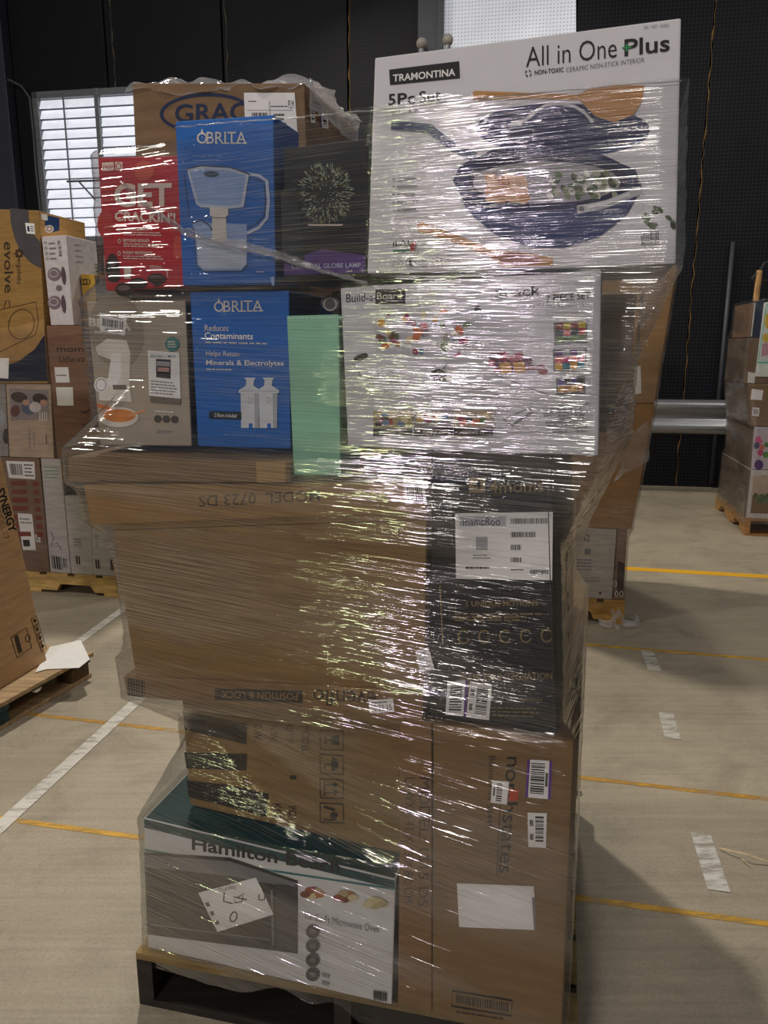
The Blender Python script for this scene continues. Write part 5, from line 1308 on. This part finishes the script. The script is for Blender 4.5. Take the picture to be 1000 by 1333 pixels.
ff = empty('stretch_film', tuple(OF+UL*.4+VL*.4), 'cloudy stretch film round the far right stack', 'stretch film')
film_sleeve(ff, 'film_sheet', FR, OF, UL, VL, .45, .3, .08, zz5+.04, .03, 160, sl(zz5+.02), sl(.1), sl(.9), sl(.5), film_mat('cloudy_film', .8, .02, .7), off=.006, wr=.006)
fl_ = empty('stretch_film', tuple(OL+UL*(aL+aR)/2+VL*.4), 'thin stretch film round the cartons of the back left stack', 'stretch film')
zL = zm-.02
film_sleeve(fl_, 'film_sheet', LFT, OL, UL, VL, (aL+aR)/2, .25, .08, zL, .03, 160, sl(zL), sl(.09), sl(2.0), sl(.9), film_mat('stretch_film_left', .6, .02, .7), off=.006, wr=.003)

# ================================================================== LEANING CARTON AT THE FRONT LEFT
DZ = .125
B1 = on_floor(61, 860, DZ); B2 = on_floor(0, 897, DZ)
e = (B2-B1).normalized(); inn = Vector((e.y, -e.x, 0))
if inn.x > 0: inn = -inn
# right edge leans: find its top on the vertical plane through B1 facing the camera
d = ray(0, 590); t = B1.y/d.y; T1 = CAM+d*t
up = (T1-B1); up = up/up.z*1.35
B2 = B1+e*1.0
lean = up
pp = [B2, B1, B1+inn*.55, B2+inn*.55]
pp += [q+lean for q in pp]
# nudge so that the outward normal is right for either winding
sc_ = empty('carton', tuple((B1+B2)/2+inn*.27), 'tall pale brown carton leaning at the front left edge, lettered sideways', 'carton')
mesh_obj('box_body', pp, BOXF, mat('light_cardboard', '#b08d64', .68, 'card'), sc_, bevel=.004)
SFc = Face(B1, e.cross(lean))
pr = Print(SFc, sc_)
pr.textq('SYNERGY', [(5, 634), (22, 690), (12, 694), (-5, 638)], M_black, .06)
pr.textq('MODEL 17', [(-1, 655), (12, 700), (5, 703), (-6, 660)], mat('faint_ink', '#7a6248', .6))
fq = [(12, 832), (37, 818), (42, 840), (25, 853), (14, 850)]
pr.line('handling_symbol', [(14, 830), (34, 817), (41, 843), (22, 856), (14, 830)], 1, M_cardink); pr.poly('handling_symbol', [(18, 829), (23, 826), (29, 848), (24, 851)], M_cardink)
pr.ring('handling_symbol', 36, 831, 3.4, 5, 1, M_cardink)
for k in range(4): pr.line('handling_symbol', [(40+k*3.6, 806+k*11), (47+k*3.3, 801+k*11), (50+k*3.3, 811+k*11), (43.5+k*3.6, 816+k*11), (40+k*3.6, 806+k*11)], .9, M_cardink); pr.ell('handling_symbol', 45+k*3.4, 808+k*11, 2, 2.6, M_cardink, n=8)
pr.done()
# its pallet
e2 = (on_floor(8, 945)-on_floor(118, 880)); e2.z = 0; e2.normalize(); in2 = Vector((e2.y, -e2.x, 0)); in2 = in2 if in2.x < 0 else -in2
C0 = on_floor(119, 882); C0.z = 0
pw = 1.05
root = empty('pallet', tuple(C0+e2*.3+in2*.5), 'worn pallet with dark teal edge boards at the front left, under the leaning carton', 'pallet')
ax = (e2, in2, Z)
M_sun = mat('sun_bleached_wood', '#a98e6a', .7, 'wood')
for k in range(6):
    q = MB(); q.box(C0+e2*.54+in2*(.05+k*.18)+Z*(DZ-.012), 1.10, .13, .018, ax); q.build('deck_board', M_sun, root, bevel=.002)
for k in range(3):
    q = MB(); q.box(C0+e2*(.06+k*.475)+in2*.5+Z*(DZ-.030), .09, 1.03, .018, ax); q.build('stringer_board', M_teal, root, bevel=.002)
    q = MB(); q.box(C0+e2*.54+in2*(.05+k*.45)+Z*.009, 1.10, .09, .018, ax); q.build('bottom_board', M_sun if k == 0 else M_wood_old, root, bevel=.002)
    for j in range(3):
        q = MB(); q.box(C0+e2*(.06+j*.475)+in2*(.05+k*.45)+Z*(.018+(DZ-.057)/2), .11, .09, DZ-.058, ax); q.build('block', M_teal if k == 0 and j else M_wood_old, root, bevel=.003)
sheet_px = [(46, 875), (65, 842), (105, 833), (117, 858), (103, 869), (60, 871)]
zc = DZ+.002
v = [on_floor(x, y, zc+(.012 if k in (2, 3) else 0)) for k, (x, y) in enumerate(sheet_px)]; n = len(v)
v2 = [p-Z*.0015 for p in v]
f = [tuple(range(n-1, -1, -1)), tuple(range(n, 2*n))]+[(i, (i+1) % n, n+(i+1) % n, n+i) for i in range(n)]
o = mesh_obj('paper_sheet', v+v2, f, M_white, loc=tuple(v[0])); tag(o, 'white sheet of paper lying on the corner of the front left pallet', 'paper')
